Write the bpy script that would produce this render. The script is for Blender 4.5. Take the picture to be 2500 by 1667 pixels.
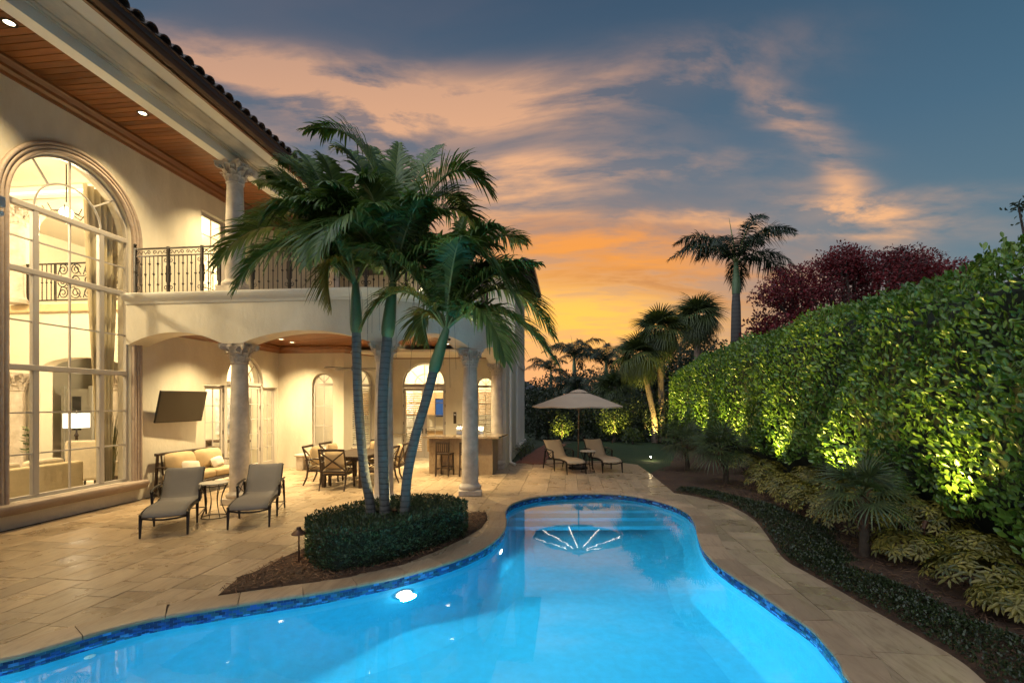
import bpy, bmesh, math, random
import numpy as np
from mathutils import Vector, Matrix
from mathutils.geometry import tessellate_polygon, delaunay_2d_cdt
random.seed(7); rng = np.random.default_rng(7)
PI = math.pi; R = math.radians
scene = bpy.context.scene
for o in list(bpy.data.objects): bpy.data.objects.remove(o)

# ------------------------------------------------------------------ camera
FPX, CX, HY, CAMH, YAW = 1180.0, 1250.0, 979.0, 2.05, R(6.48)
cam_d = bpy.data.cameras.new('camera'); cam = bpy.data.objects.new('camera', cam_d)
scene.collection.objects.link(cam); scene.camera = cam
cam_d.sensor_width = 36; cam_d.lens = 36*FPX/2500; cam_d.shift_y = (HY-833.5)/2500
cam_d.clip_end = 3000; cam_d.clip_start = .05
cam.location = (0, 0, CAMH); cam.rotation_euler = (PI/2, 0, YAW)

# ------------------------------------------------------------------ exposure, engine
scene.render.engine = 'CYCLES'
scene.view_settings.view_transform = 'Standard'; scene.view_settings.look = 'None'
scene.view_settings.exposure = 0.0; scene.view_settings.gamma = 1
cy = scene.cycles
cy.use_denoising = True; cy.max_bounces = 6; cy.diffuse_bounces = 2; cy.glossy_bounces = 2
cy.transmission_bounces = 5; cy.transparent_max_bounces = 8; cy.sample_clamp_indirect = 4.0; cy.sample_clamp_direct = 0
cy.use_adaptive_sampling = True; cy.adaptive_threshold = .02; cy.use_light_tree = True; cy.blur_glossy = 1.0

# ------------------------------------------------------------------ node helpers
class NT:
    def __init__(s, tree): s.t = tree; s.n = tree.nodes; s.l = tree.links
    def node(s, typ, **kw):
        n = s.n.new(typ)
        for k, v in kw.items(): setattr(n, k, v)
        return n
    def put(s, sock, v):
        if isinstance(v, bpy.types.NodeSocket): s.l.new(v, sock)
        elif v is not None:
            if hasattr(sock.default_value, '__len__') and not hasattr(v, '__len__'): v = [v]*len(sock.default_value)
            if hasattr(sock.default_value, '__len__') and len(sock.default_value) == 4 and len(v) == 3: v = (*v, 1)
            sock.default_value = v
    def m(s, op, a, b=0.0, c=None, clamp=False):
        n = s.node('ShaderNodeMath', operation=op, use_clamp=clamp)
        s.put(n.inputs[0], a); s.put(n.inputs[1], b)
        if c is not None: s.put(n.inputs[2], c)
        return n.outputs[0]
    def vm(s, op, a, b=None):
        n = s.node('ShaderNodeVectorMath', operation=op); s.put(n.inputs[0], a)
        if b is not None: s.put(n.inputs[1], b)
        return n.outputs['Vector'] if op not in ('DOT_PRODUCT', 'LENGTH') else n.outputs['Value']
    def scale(s, a, k):
        n = s.node('ShaderNodeVectorMath', operation='SCALE'); s.put(n.inputs[0], a); s.put(n.inputs['Scale'], k); return n.outputs['Vector']
    def mix(s, f, a, b, blend='MIX'):
        n = s.node('ShaderNodeMix', data_type='RGBA', blend_type=blend)
        s.put(n.inputs['Factor'], f); s.put(n.inputs['A'], a); s.put(n.inputs['B'], b)
        # RGBA sockets are the 7th and 8th
        return n
    def mixc(s, f, a, b, blend='MIX'):
        n = s.node('ShaderNodeMix', data_type='RGBA', blend_type=blend)
        s.put(n.inputs[0], f); s.put(n.inputs[6], a); s.put(n.inputs[7], b)
        return n.outputs[2]
    def noise(s, vec, scale=5, detail=4, rough=.55, dist=0.0, dim='3D'):
        n = s.node('ShaderNodeTexNoise', noise_dimensions=dim)
        if vec is not None: s.l.new(vec, n.inputs['Vector'])
        s.put(n.inputs['Scale'], scale); s.put(n.inputs['Detail'], detail); s.put(n.inputs['Roughness'], rough); s.put(n.inputs['Distortion'], dist)
        return n.outputs['Fac']
    def ramp(s, f, stops, interp='LINEAR'):
        n = s.node('ShaderNodeValToRGB'); s.put(n.inputs[0], f); e = n.color_ramp.elements; n.color_ramp.interpolation = interp
        while len(e) < len(stops): e.new(.5)
        for el, (p, c) in zip(e, stops):
            el.position = p; el.color = (*c, 1) if len(c) == 3 else c
        return n.outputs['Color']
    def mapr(s, v, a, b, c=0.0, d=1.0, smooth=False):
        n = s.node('ShaderNodeMapRange', interpolation_type='SMOOTHSTEP' if smooth else 'LINEAR')
        for i, x in enumerate((v, a, b, c, d)): s.put(n.inputs[i], x)
        return n.outputs[0]
    def xyz(s, x, y, z):
        n = s.node('ShaderNodeCombineXYZ'); s.put(n.inputs[0], x); s.put(n.inputs[1], y); s.put(n.inputs[2], z); return n.outputs[0]
    def sep(s, v):
        n = s.node('ShaderNodeSeparateXYZ'); s.l.new(v, n.inputs[0]); return n.outputs

# ------------------------------------------------------------------ sky (dusk, sunset glow straight ahead)
def build_world():
    w = bpy.data.worlds.new('World'); scene.world = w; w.use_nodes = True
    t = NT(w.node_tree); t.n.clear()
    out = t.node('ShaderNodeOutputWorld'); bg = t.node('ShaderNodeBackground')
    D = t.node('ShaderNodeTexCoord').outputs['Generated']
    c, s = math.cos(YAW), math.sin(YAW)
    fx = t.vm('DOT_PRODUCT', D, (c, s, 0)); fy = t.vm('DOT_PRODUCT', D, (-s, c, 0)); dz = t.sep(D)[2]
    dzp = t.m('MAXIMUM', dz, 0.0)
    # streaky coordinates: clouds lie in a flat layer overhead
    k = t.m('ADD', dzp, .16)
    P = t.xyz(t.m('DIVIDE', fx, k), t.m('DIVIDE', fy, k), 0.0)
    warp = t.noise(P, .9, 2, .5, dim='2D')
    P2 = t.vm('ADD', P, t.xyz(t.m('MULTIPLY', warp, .5), t.m('MULTIPLY', warp, -.3), 0.3))
    n1 = t.noise(t.vm('MULTIPLY', P2, (.55, 1.2, 1)), 1.5, 5, .58, dim='2D')
    n2 = t.noise(t.vm('MULTIPLY', P2, (1.0, 2.3, 1)), 2.6, 7, .60, dim='2D')
    # base gradient by height
    el = t.m('ARCSINE', dzp)
    base = t.ramp(t.m('DIVIDE', el, 1.5708), [(0, (.40, .24, .18)), (.06, (.26, .21, .21)), (.14, (.105, .190, .250)), (.28, (.052, .132, .210)), (.45, (.024, .072, .135)), (1, (.05, .09, .15))])
    # sunset side: u, v tangent coordinates round the view axis of the glow
    fyc = t.m('MAXIMUM', fy, .06)
    u = t.m('DIVIDE', fx, fyc); v = t.m('DIVIDE', dz, fyc)
    nw = t.noise(t.vm('MULTIPLY', P2, (.7, 1.6, 1)), 1.2, 3, .6, dim='2D')
    un = t.m('MULTIPLY_ADD', t.m('SUBTRACT', nw, .5), .34, u); vn = t.m('MULTIPLY_ADD', t.m('SUBTRACT', n1, .5), .16, v)
    def blob(x, y, a, b, ang, uu=un, vv=vn):
        cu, cv = (x-CX)/FPX, (HY-y)/FPX; ca, sa = math.cos(R(ang)), math.sin(R(ang))
        du = t.m('SUBTRACT', uu, cu); dv = t.m('SUBTRACT', vv, cv)
        p = t.m('DIVIDE', t.m('ADD', t.m('MULTIPLY', du, ca), t.m('MULTIPLY', dv, sa)), a/FPX)
        q = t.m('DIVIDE', t.m('SUBTRACT', t.m('MULTIPLY', dv, ca), t.m('MULTIPLY', du, sa)), b/FPX)
        e = t.m('ADD', t.m('MULTIPLY', p, p), t.m('MULTIPLY', q, q))
        return t.m('EXPONENT', t.m('MULTIPLY', e, -1.0))
    # wide warm glow hugging the horizon round the place where the sun went down
    g1 = blob(1420, 940, 560, 330, 0, u, v); g2 = blob(1420, 775, 330, 95, -6, u, v); g3 = blob(1450, 650, 430, 95, -6)
    col = t.mixc(t.m('MULTIPLY', g1, .85), base, (.80, .42, .20))
    # dull lavender veil over the upper left half
    veil = t.m('MULTIPLY', blob(900, 60, 900, 330, -6, u, v), t.mapr(n1, .3, .7, .25, .95))
    col = t.mixc(t.m('MULTIPLY', veil, .55), col, (.175, .140, .165))
    # high clouds catching the last light: list of streak centres
    streak = t.m('MULTIPLY', t.mapr(n2, .36, .64, .15, 1.15), t.mapr(nw, .32, .58, .40, 1.2))
    tot = None
    for (x, y, a, b, ang, wt) in ((820, 215, 430, 62, -10, .9), (1180, 262, 330, 62, 2, 1.0), (1560, 205, 330, 70, 12, .9), (1860, 275, 170, 42, -22, .7),
                                  (1985, 425, 260, 52, -40, 1.05), (2080, 530, 260, 34, -8, .8), (1150, 440, 330, 62, 8, .95), (1390, 425, 240, 30, 0, .4),
                                  (1180, 530, 260, 40, 12, .8), (640, 150, 330, 50, -14, .6), (2260, 505, 220, 34, 6, .4), (1640, 556, 250, 16, -3, 1.6),
                                  (560, 330, 240, 50, -8, .5), (1700, 430, 200, 26, 4, .35)):
        b_ = t.m('MULTIPLY', blob(x, y, a, b, ang), wt); tot = b_ if tot is None else t.m('ADD', tot, b_)
    tot = t.m('MULTIPLY', tot, streak, clamp=True)
    ccol = t.ramp(t.mapr(v, 0, .85), [(0, (.95, .40, .12)), (.38, (.98, .50, .22)), (.62, (.84, .44, .235)), (1, (.45, .27, .21))])
    col = t.mixc(t.m('MULTIPLY', tot, .92), col, ccol)
    # glowing bands low over the trees
    col = t.mixc(t.m('MULTIPLY', g3, t.mapr(n2, .35, .62, .35, 1.0), clamp=True), col, (1.0, .35, .04))
    col = t.mixc(t.m('MULTIPLY', g2, t.mapr(n2, .36, .58, .5, 1.0), clamp=True), col, (1.15, .60, .09))
    dk = t.m('MULTIPLY', blob(1560, 690, 300, 42, -7), t.mapr(n2, .42, .58, .1, .9))
    col = t.mixc(t.m('MULTIPLY', dk, .7), col, (.42, .18, .085))
    # the rest of the sky: the same thin cloud, paler away from the glow
    away = t.mapr(fy, .35, -.35, 0, 1, True); hi = t.mapr(el, .75, 1.15, 0, 1, True)
    gen = t.m('MULTIPLY', t.m('MAXIMUM', away, hi), t.mapr(n1, .30, .62, .2, .9))
    col = t.mixc(gen, col, (.27, .27, .32))
    sky = t.node('ShaderNodeTexSky', sky_type='NISHITA', sun_disc=False); sky.sun_elevation = R(1.0); sky.sun_rotation = R(-4); sky.air_density = 1.2; sky.dust_density = 1.5
    addn = t.mixc(1.0, col, t.scale(sky.outputs[0], .02), 'ADD')
    t.l.new(addn, bg.inputs['Color']); bg.inputs['Strength'].default_value = 1.0
    t.l.new(bg.outputs[0], out.inputs[0])
    w.cycles.sampling_method = 'MANUAL'; w.cycles.sample_map_resolution = 256
build_world()
# soft last daylight of the open sky behind the camera
sun_d = bpy.data.lights.new('sun', 'SUN'); sun_d.energy = 2.3; sun_d.angle = R(100); sun_d.color = (.90, .94, 1.0)
sun = bpy.data.objects.new('sun', sun_d); scene.collection.objects.link(sun)
sun.rotation_euler = Vector((.58, .50, -.64)).to_track_quat('-Z', 'Y').to_euler()

# ------------------------------------------------------------------ pixel -> place helpers
CA, SA = math.cos(YAW), math.sin(YAW)
def at(x, y, d):
    xc = (x-CX)/FPX*d
    return Vector((xc*CA-d*SA, xc*SA+d*CA, CAMH+(HY-y)/FPX*d))
def G(x, y, z=0.0):
    return at(x, y, FPX*(CAMH-z)/(y-HY))
def onX(x, y, X):
    u = (x-CX)/FPX; return at(x, y, X/(u*CA-SA))
def onY(x, y, Y):
    u = (x-CX)/FPX; return at(x, y, Y/(u*SA+CA))

# ------------------------------------------------------------------ materials
MATS = {}
def mat(name, base, rough=.6, var=.12, scale=4.0, bump=0.0, bscale=40.0, metal=0.0, spec=.5, rand=0.0, stretch=(1, 1, 1), coat=0.0, base2=None, sheen=0.0, detail=5):
    if name in MATS: return MATS[name]
    m = bpy.data.materials.new(name); m.use_nodes = True; t = NT(m.node_tree); b = t.n['Principled BSDF']
    tc = t.node('ShaderNodeTexCoord').outputs['Object']; oi = t.node('ShaderNodeObjectInfo').outputs['Random']
    vec = t.vm('ADD', t.vm('MULTIPLY', tc, stretch), t.xyz(t.m('MULTIPLY', oi, 37.0), t.m('MULTIPLY', oi, 91.0), t.m('MULTIPLY', oi, 17.0)))
    n = t.noise(vec, scale, detail, .6)
    lo = tuple(c*(1-var) for c in base); hi = tuple(min(1, c*(1+var)) for c in (base2 or base))
    c = t.mixc(t.mapr(n, .3, .7), lo, hi)
    if rand: 
        c = t.mixc(1.0, c, t.mapr(oi, 0, 1, 1-rand, 1+rand), 'MULTIPLY')
    t.l.new(c, b.inputs['Base Color'])
    b.inputs['Metallic'].default_value = metal; b.inputs['Specular IOR Level'].default_value = spec
    t.put(b.inputs['Roughness'], t.mapr(n, .2, .8, max(.02, rough-.08), min(1, rough+.08)))
    b.inputs['Coat Weight'].default_value = coat
    if bump:
        bn = t.node('ShaderNodeBump'); bn.inputs['Strength'].default_value = bump; bn.inputs['Distance'].default_value = .01
        t.l.new(t.noise(vec, bscale, 4, .6), bn.inputs['Height']); t.l.new(bn.outputs[0], b.inputs['Normal'])
    MATS[name] = m; return m
def emit(name, col, strength):
    if name in MATS: return MATS[name]
    m = bpy.data.materials.new(name); m.use_nodes = True; t = NT(m.node_tree); t.n.remove(t.n['Principled BSDF'])
    e = t.node('ShaderNodeEmission'); e.inputs[0].default_value = (*col, 1); e.inputs[1].default_value = strength
    t.l.new(e.outputs[0], t.n['Material Output'].inputs[0]); MATS[name] = m; return m
def glass(name='window_glass', tint=(.97, .98, .96), ior=1.5):
    if name in MATS: return MATS[name]
    m = bpy.data.materials.new(name); m.use_nodes = True; t = NT(m.node_tree); t.n.remove(t.n['Principled BSDF'])
    tr = t.node('ShaderNodeBsdfTransparent'); tr.inputs[0].default_value = (*tint, 1)
    gl = t.node('ShaderNodeBsdfGlossy'); gl.inputs['Roughness'].default_value = .02
    ge = t.node('ShaderNodeNewGeometry'); dt = t.m('ABSOLUTE', t.vm('DOT_PRODUCT', ge.outputs['Normal'], ge.outputs['Incoming'])); f0 = ((ior-1)/(ior+1))**2*1.8
    fr = t.m('MULTIPLY_ADD', t.m('POWER', t.m('SUBTRACT', 1.0, dt), 5.0), 1-f0, f0)
    mx = t.node('ShaderNodeMixShader'); t.l.new(fr, mx.inputs[0]); t.l.new(tr.outputs[0], mx.inputs[1]); t.l.new(gl.outputs[0], mx.inputs[2])
    t.l.new(mx.outputs[0], t.n['Material Output'].inputs[0]); MATS[name] = m; return m
def leafmat(name, c1, c2, rough=.42, trans=.22, spec=.5, vein=False):
    """foliage: colour from per-leaf attribute 'tint' between c1 and c2"""
    if name in MATS: return MATS[name]
    m = bpy.data.materials.new(name); m.use_nodes = True; t = NT(m.node_tree); b = t.n['Principled BSDF']
    a = t.node('ShaderNodeAttribute'); a.attribute_name = 'tint'
    tc = t.node('ShaderNodeTexCoord').outputs['Object']
    f = t.m('MULTIPLY_ADD', t.m('SUBTRACT', t.noise(tc, 9, 3), .5), .5, a.outputs['Fac'], clamp=True)
    c = t.mixc(f, c1, c2)
    t.l.new(c, b.inputs['Base Color']); b.inputs['Roughness'].default_value = rough; b.inputs['Specular IOR Level'].default_value = spec
    tl = t.node('ShaderNodeBsdfTranslucent'); t.l.new(t.mixc(1.0, c, (1.25, 1.25, .6), 'MULTIPLY'), tl.inputs[0])
    mx = t.node('ShaderNodeMixShader'); mx.inputs[0].default_value = trans
    t.l.new(b.outputs[0], mx.inputs[1]); t.l.new(tl.outputs[0], mx.inputs[2]); t.l.new(mx.outputs[0], t.n['Material Output'].inputs[0])
    MATS[name] = m; return m

def travertine(name, base, dark, rough=.45, pits=1.0, gloss_var=.15):
    if name in MATS: return MATS[name]
    m = bpy.data.materials.new(name); m.use_nodes = True; t = NT(m.node_tree); b = t.n['Principled BSDF']
    tc = t.node('ShaderNodeTexCoord').outputs['Object']; oi = t.node('ShaderNodeObjectInfo').outputs['Random']
    off = t.xyz(t.m('MULTIPLY', oi, 53.0), t.m('MULTIPLY', oi, 29.0), t.m('MULTIPLY', oi, 11.0))
    v = t.vm('ADD', tc, off)
    big = t.noise(v, 1.6, 5, .6, .6)
    vein = t.noise(t.vm('MULTIPLY', v, (9, 1.6, 4)), 1.7, 6, .65, 1.2)
    fine = t.noise(t.vm('MULTIPLY', v, (3, 1, 1)), 30, 4, .6)
    c = t.mixc(t.mapr(big, .3, .7), tuple(x*.80 for x in base), tuple(min(1, x*1.10) for x in base))
    c = t.mixc(t.mapr(vein, .46, .66, 0, .60), c, dark)
    c = t.mixc(1.0, c, t.mapr(oi, 0, 1, .76, 1.14), 'MULTIPLY')
    pv = t.noise(t.vm('MULTIPLY', v, (2.2, 1, 1)), 26, 3, .7, .6); pm_ = t.noise(v, 3.2, 3, .6)
    pit = t.m('MULTIPLY', t.mapr(pv, .63, .70), t.mapr(pm_, .50, .62), clamp=True)
    c = t.mixc(t.m('MULTIPLY', pit, .75*pits), c, tuple(x*.38 for x in dark))
    t.l.new(c, b.inputs['Base Color'])
    t.put(b.inputs['Roughness'], t.mapr(big, .3, .7, rough-gloss_var, rough+gloss_var)); b.inputs['Specular IOR Level'].default_value = .4
    bn = t.node('ShaderNodeBump'); bn.inputs['Strength'].default_value = .35; bn.inputs['Distance'].default_value = .006
    t.l.new(t.m('SUBTRACT', t.m('MULTIPLY', fine, .25), t.m('MULTIPLY', pit, 1.4)), bn.inputs['Height']); t.l.new(bn.outputs[0], b.inputs['Normal'])
    MATS[name] = m; return m

# ------------------------------------------------------------------ mesh helpers
COL = scene.collection
class MB:
    """collects geometry in Python lists, built as ONE mesh object"""
    def __init__(s): s.v = []; s.f = []
    def add(s, v, f):
        o = len(s.v); s.v += [tuple(p) for p in v]; s.f += [tuple(i+o for i in q) for q in f]; return s
    def box(s, c, size, rz=0.0, taper=1.0):
        x, y, z = size[0]/2, size[1]/2, size[2]/2; ca, sa = math.cos(rz), math.sin(rz); vs = []
        for sz in (-1, 1):
            k = taper if sz < 0 else 1.0
            for sx, sy in ((-1, -1), (1, -1), (1, 1), (-1, 1)):
                px, py = sx*x*k, sy*y*k; vs.append((c[0]+px*ca-py*sa, c[1]+px*sa+py*ca, c[2]+sz*z))
        return s.add(vs, [(3, 2, 1, 0), (4, 5, 6, 7), (0, 1, 5, 4), (1, 2, 6, 5), (2, 3, 7, 6), (3, 0, 4, 7)])
    def bx(s, x0, x1, y0, y1, z0, z1): return s.box(((x0+x1)/2, (y0+y1)/2, (z0+z1)/2), (x1-x0, y1-y0, z1-z0))
    def bar(s, a, b, w, h=None, up=(0, 0, 1), w2=None, h2=None):
        a, b = Vector(a), Vector(b); h = h or w; d = (b-a).normalized(); up = Vector(up)
        if abs(d.dot(up)) > .98: up = Vector((0, 1, 0))
        r = d.cross(up).normalized(); u = r.cross(d); vs = []
        for p, ww, hh in ((a, w, h), (b, w2 or w, h2 or h)):
            for sx, sy in ((-1, -1), (1, -1), (1, 1), (-1, 1)): vs.append(p+r*sx*ww/2+u*sy*hh/2)
        return s.add(vs, [(3, 2, 1, 0), (4, 5, 6, 7), (0, 1, 5, 4), (1, 2, 6, 5), (2, 3, 7, 6), (3, 0, 4, 7)])
    def tube(s, pts, r, n=8, cap=True, flat=1.0):
        pts = [Vector(p) for p in pts]; rs = r if hasattr(r, '__len__') else [r]*len(pts); vs = []; fs = []
        prev = None
        for i, p in enumerate(pts):
            d = (pts[min(i+1, len(pts)-1)]-pts[max(i-1, 0)]).normalized()
            if prev is None:
                prev = d.orthogonal().normalized() if abs(d.z) > .9 else Vector((0, 0, 1))
            prev = (prev-d*prev.dot(d)).normalized(); q = d.cross(prev)
            for k in range(n):
                a = 2*PI*k/n; vs.append(p+(prev*math.cos(a)*flat+q*math.sin(a))*rs[i])
        for i in range(len(pts)-1):
            for k in range(n): fs.append((i*n+k, i*n+(k+1) % n, (i+1)*n+(k+1) % n, (i+1)*n+k))
        if cap: fs.append(tuple(range(n-1, -1, -1))); fs.append(tuple((len(pts)-1)*n+k for k in range(n)))
        return s.add(vs, fs)
    def lathe(s, prof, n=24, c=(0, 0, 0), cap=True):
        vs = []; fs = []; m = len(prof)
        for (r, z) in prof:
            for k in range(n): a = 2*PI*k/n; vs.append((c[0]+r*math.cos(a), c[1]+r*math.sin(a), c[2]+z))
        for i in range(m-1):
            for k in range(n): fs.append((i*n+k, i*n+(k+1) % n, (i+1)*n+(k+1) % n, (i+1)*n+k))
        if cap:
            fs.append(tuple(range(n-1, -1, -1))); fs.append(tuple((m-1)*n+k for k in range(n)))
        return s.add(vs, fs)
    def prism(s, poly, z0, z1, holes=()):
        loops = [[Vector((p[0], p[1], 0)) for p in poly]]+[[Vector((p[0], p[1], 0)) for p in h] for h in holes]
        tris = tessellate_polygon(loops); flat = [p for l in loops for p in l]; n = len(flat)
        vs = [(p.x, p.y, z1) for p in flat]+[(p.x, p.y, z0) for p in flat]; fs = []
        for a, b, c in tris:
            cr = (flat[b]-flat[a]).cross(flat[c]-flat[a]).z
            if cr < 0: a, b = b, a
            fs.append((a, b, c)); fs.append((c+n, b+n, a+n))
        o = 0
        for l in loops:
            k = len(l)
            for i in range(k): fs.append((o+i, o+(i+1) % k, o+(i+1) % k+n, o+i+n))
            o += k
        return s.add(vs, fs)
    def plate(s, org, ud, vd, poly, thick, holes=()):
        """polygon drawn in (u, v) on a plane, thickened along ud x vd by thick (towards the back)"""
        org, ud, vd = Vector(org), Vector(ud).normalized(), Vector(vd).normalized(); nd = ud.cross(vd).normalized()
        t = MB().prism(poly, -thick, 0, holes)
        return s.add([org+ud*p[0]+vd*p[1]+nd*p[2] for p in t.v], t.f)
    def sweep(s, path, prof, closed=False):
        """profile [(outward, up)] swept along a horizontal path [(x, y)], outward = right of travel; mitred"""
        n = len(path); P = [Vector((p[0], p[1])) for p in path]; vs = []; fs = []; m = len(prof)
        for i in range(n):
            a = P[i-1] if (i > 0 or closed) else None; b = P[(i+1) % n] if (i < n-1 or closed) else None
            d1 = (P[i]-a).normalized() if a is not None else (b-P[i]).normalized(); d2 = (b-P[i]).normalized() if b is not None else d1
            nn = (Vector((d1.y, -d1.x))+Vector((d2.y, -d2.x))); nn = nn.normalized()/max(.3, nn.normalized().dot(Vector((d1.y, -d1.x))))
            for (o, z) in prof: vs.append((P[i].x+nn.x*o, P[i].y+nn.y*o, z))
        rng_ = range(n) if closed else range(n-1)
        for i in rng_:
            j = (i+1) % n
            for k in range(m): fs.append((i*m+k, i*m+(k+1) % m, j*m+(k+1) % m, j*m+k))
        if not closed: fs.append(tuple(range(m))); fs.append(tuple((n-1)*m+k for k in range(m-1, -1, -1)))
        return s.add(vs, fs)
    def xf(s, M):
        s.v = [tuple(M @ Vector(p)) for p in s.v]; return s
    def mesh(s, name, material=None, smooth=0):
        me = bpy.data.meshes.new(name); me.from_pydata(s.v, [], s.f); me.update()
        if material: me.materials.append(material)
        if smooth:
            me.polygons.foreach_set('use_smooth', [True]*len(me.polygons))
            try: me.set_sharp_from_angle(angle=R(smooth))
            except Exception: pass
        return me
    def build(s, name, material, parent=None, smooth=0, bevel=0.0, recalc=False, seg=1):
        me = s.mesh(name, material, smooth)
        if recalc:
            bm = bmesh.new(); bm.from_mesh(me); bmesh.ops.recalc_face_normals(bm, faces=bm.faces); bm.to_mesh(me); bm.free()
        return link(name, me, parent, bevel, seg)
def link(name, me, parent=None, bevel=0.0, seg=1):
    o = bpy.data.objects.new(name, me); COL.objects.link(o)
    if parent is not None: o.parent = parent
    if bevel:
        b = o.modifiers.new('bevel', 'BEVEL'); b.width = bevel; b.segments = seg; b.limit_method = 'ANGLE'; b.angle_limit = R(40)
    return o
def tag(o, label=None, cat=None, group=None, kind=None):
    if label: o['label'] = label
    if cat: o['category'] = cat
    if group: o['group'] = group
    if kind: o['kind'] = kind
    return o
def thing(name, loc, rz=0.0, label=None, cat=None, group=None):
    o = bpy.data.objects.new(name, None); COL.objects.link(o); o.empty_display_size = .2
    o.location = loc; o.rotation_euler = (0, 0, rz)
    return tag(o, label, cat, group)
def copy_tree(o, parent=None):
    c = o.copy(); COL.objects.link(c); c.parent = parent
    for ch in list(o.children): copy_tree(ch, c)
    return c
def np_mesh(name, V, F, material, tint=None, smooth=False):
    """fast mesh from numpy arrays; F has one row per face (all same size); tint one value per face"""
    me = bpy.data.meshes.new(name); nv, (nf, k) = len(V), F.shape
    me.vertices.add(nv); me.vertices.foreach_set('co', np.ascontiguousarray(V, dtype=np.float32).ravel())
    me.loops.add(nf*k); me.loops.foreach_set('vertex_index', np.ascontiguousarray(F, dtype=np.int32).ravel())
    me.polygons.add(nf); me.polygons.foreach_set('loop_start', np.arange(0, nf*k, k, dtype=np.int32))
    if smooth: me.polygons.foreach_set('use_smooth', np.ones(nf, dtype=bool))
    if tint is not None:
        a = me.attributes.new('tint', 'FLOAT', 'FACE'); a.data.foreach_set('value', np.ascontiguousarray(tint, dtype=np.float32))
    me.materials.append(material); me.update(calc_edges=True); me.validate(); return me
def lamp(name, kind, loc, energy, col=(1, .74, .42), parent=None, target=None, **kw):
    d = bpy.data.lights.new(name, kind); d.energy = energy; d.color = col
    for k, v in kw.items(): setattr(d, k, v)
    o = bpy.data.objects.new(name, d); COL.objects.link(o); o.location = loc
    if target is not None: o.rotation_euler = (Vector(target)-Vector(loc)).to_track_quat('-Z', 'Y').to_euler()
    elif kind in ('SPOT', 'AREA'): pass
    if parent is not None: o.parent = parent
    return o
def arch_loop(u0, u1, v0, vs, rise=None, n=16):
    """closed outline of an arched opening, counter-clockwise"""
    c = (u0+u1)/2; r = (u1-u0)/2; rise = r if rise is None else rise
    return [(u0, v0), (u1, v0)]+[(c+r*math.cos(PI*k/n), vs+rise*math.sin(PI*k/n)) for k in range(n+1)]
# ================================================================== GROUND, POOL, DECK
def smooth_loop(pts, n=5, closed=True):
    P = [Vector(p[:2]) for p in pts]; out = []; N = len(P)
    for i in range(N if closed else N-1):
        p0, p1, p2, p3 = (P[(i-1) % N], P[i], P[(i+1) % N], P[(i+2) % N]) if closed else (P[max(i-1, 0)], P[i], P[i+1], P[min(i+2, N-1)])
        for k in range(n):
            t = k/n
            out.append(.5*((2*p1)+(p2-p0)*t+(2*p0-5*p1+4*p2-p3)*t*t+(3*p1-p0-3*p2+p3)*t**3))
    if not closed: out.append(P[-1])
    return [(p.x, p.y) for p in out]
def resample(path, step, closed=True):
    P = [Vector(p) for p in path]; 
    if closed: P.append(P[0])
    L = [0]
    for a, b in zip(P, P[1:]): L.append(L[-1]+(b-a).length)
    n = max(3, round(L[-1]/step)); out = []; j = 0
    for i in range(n if closed else n+1):
        s = L[-1]*i/n
        while j < len(L)-2 and L[j+1] < s: j += 1
        k = (s-L[j])/max(1e-9, L[j+1]-L[j]); p = P[j].lerp(P[j+1], k); out.append((p.x, p.y))
    return out
def offset_loop(path, d):
    """closed counter-clockwise loop moved outwards by d"""
    n = len(path); out = []
    for i in range(n):
        a, b, c = Vector(path[i-1]), Vector(path[i]), Vector(path[(i+1) % n]); t = (c-a).normalized(); out.append((b.x+t.y*d, b.y-t.x*d))
    return out
def inside(pt, poly):
    x, y = pt; r = False; n = len(poly); j = n-1
    for i in range(n):
        xi, yi = poly[i]; xj, yj = poly[j]
        if (yi > y) != (yj > y) and x < (xj-xi)*(y-yi)/(yj-yi)+xi: r = not r
        j = i
    return r
pool_px = [(0, 1606), (88, 1584), (200, 1551), (282, 1528), (391, 1503), (529, 1480), (660, 1460), (796, 1439), (976, 1403), (1112, 1364), (1190, 1329), (1226, 1296), (1233, 1270), (1231, 1250), (1246, 1230), (1287, 1216), (1338, 1208.5), (1423, 1203.7), (1508, 1205), (1576, 1214), (1640, 1231), (1682, 1252), (1700, 1276), (1706, 1303), (1718, 1334), (1746, 1368), (1797, 1405), (1855, 1442), (1920, 1487), (1983, 1530), (2025, 1574), (2059, 1615), (2091, 1667)]
PL = [tuple(G(*p)[:2]) for p in pool_px]+[(2.28, 3.1), (2.36, 2.3), (2.1, 1.4), (1.2, .75), (0, .55), (-1.5, .45), (-3.4, .5), (-4.9, .9), (-5.6, 1.7), (-5.35, 2.6)]
POOL = resample(smooth_loop(PL, 5), .11)[::-1]          # counter-clockwise
WATER_Z = -.105
M_PLASTER = mat('pool_plaster', (.022, .40, .61), .8, .10, 9, .2, 60, detail=8)
M_GROUND = mat('ground_soil', (.030, .042, .018), .95, .3, .6, .4, 20)
M_MULCH = mat('mulch', (.055, .027, .013), .95, .5, 14, .8, 60)
M_GRASS = mat('lawn_grass', (.018, .040, .010), .95, .4, 6, .8, 120)
M_PAVER = travertine('travertine_paver', (.41, .30, .19), (.215, .138, .080), .34)
M_COPING = travertine('travertine_coping', (.39, .275, .17), (.24, .15, .09), .45, .5)
M_GROUT = mat('grout', (.13, .094, .062), .9, .15, 8)

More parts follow.
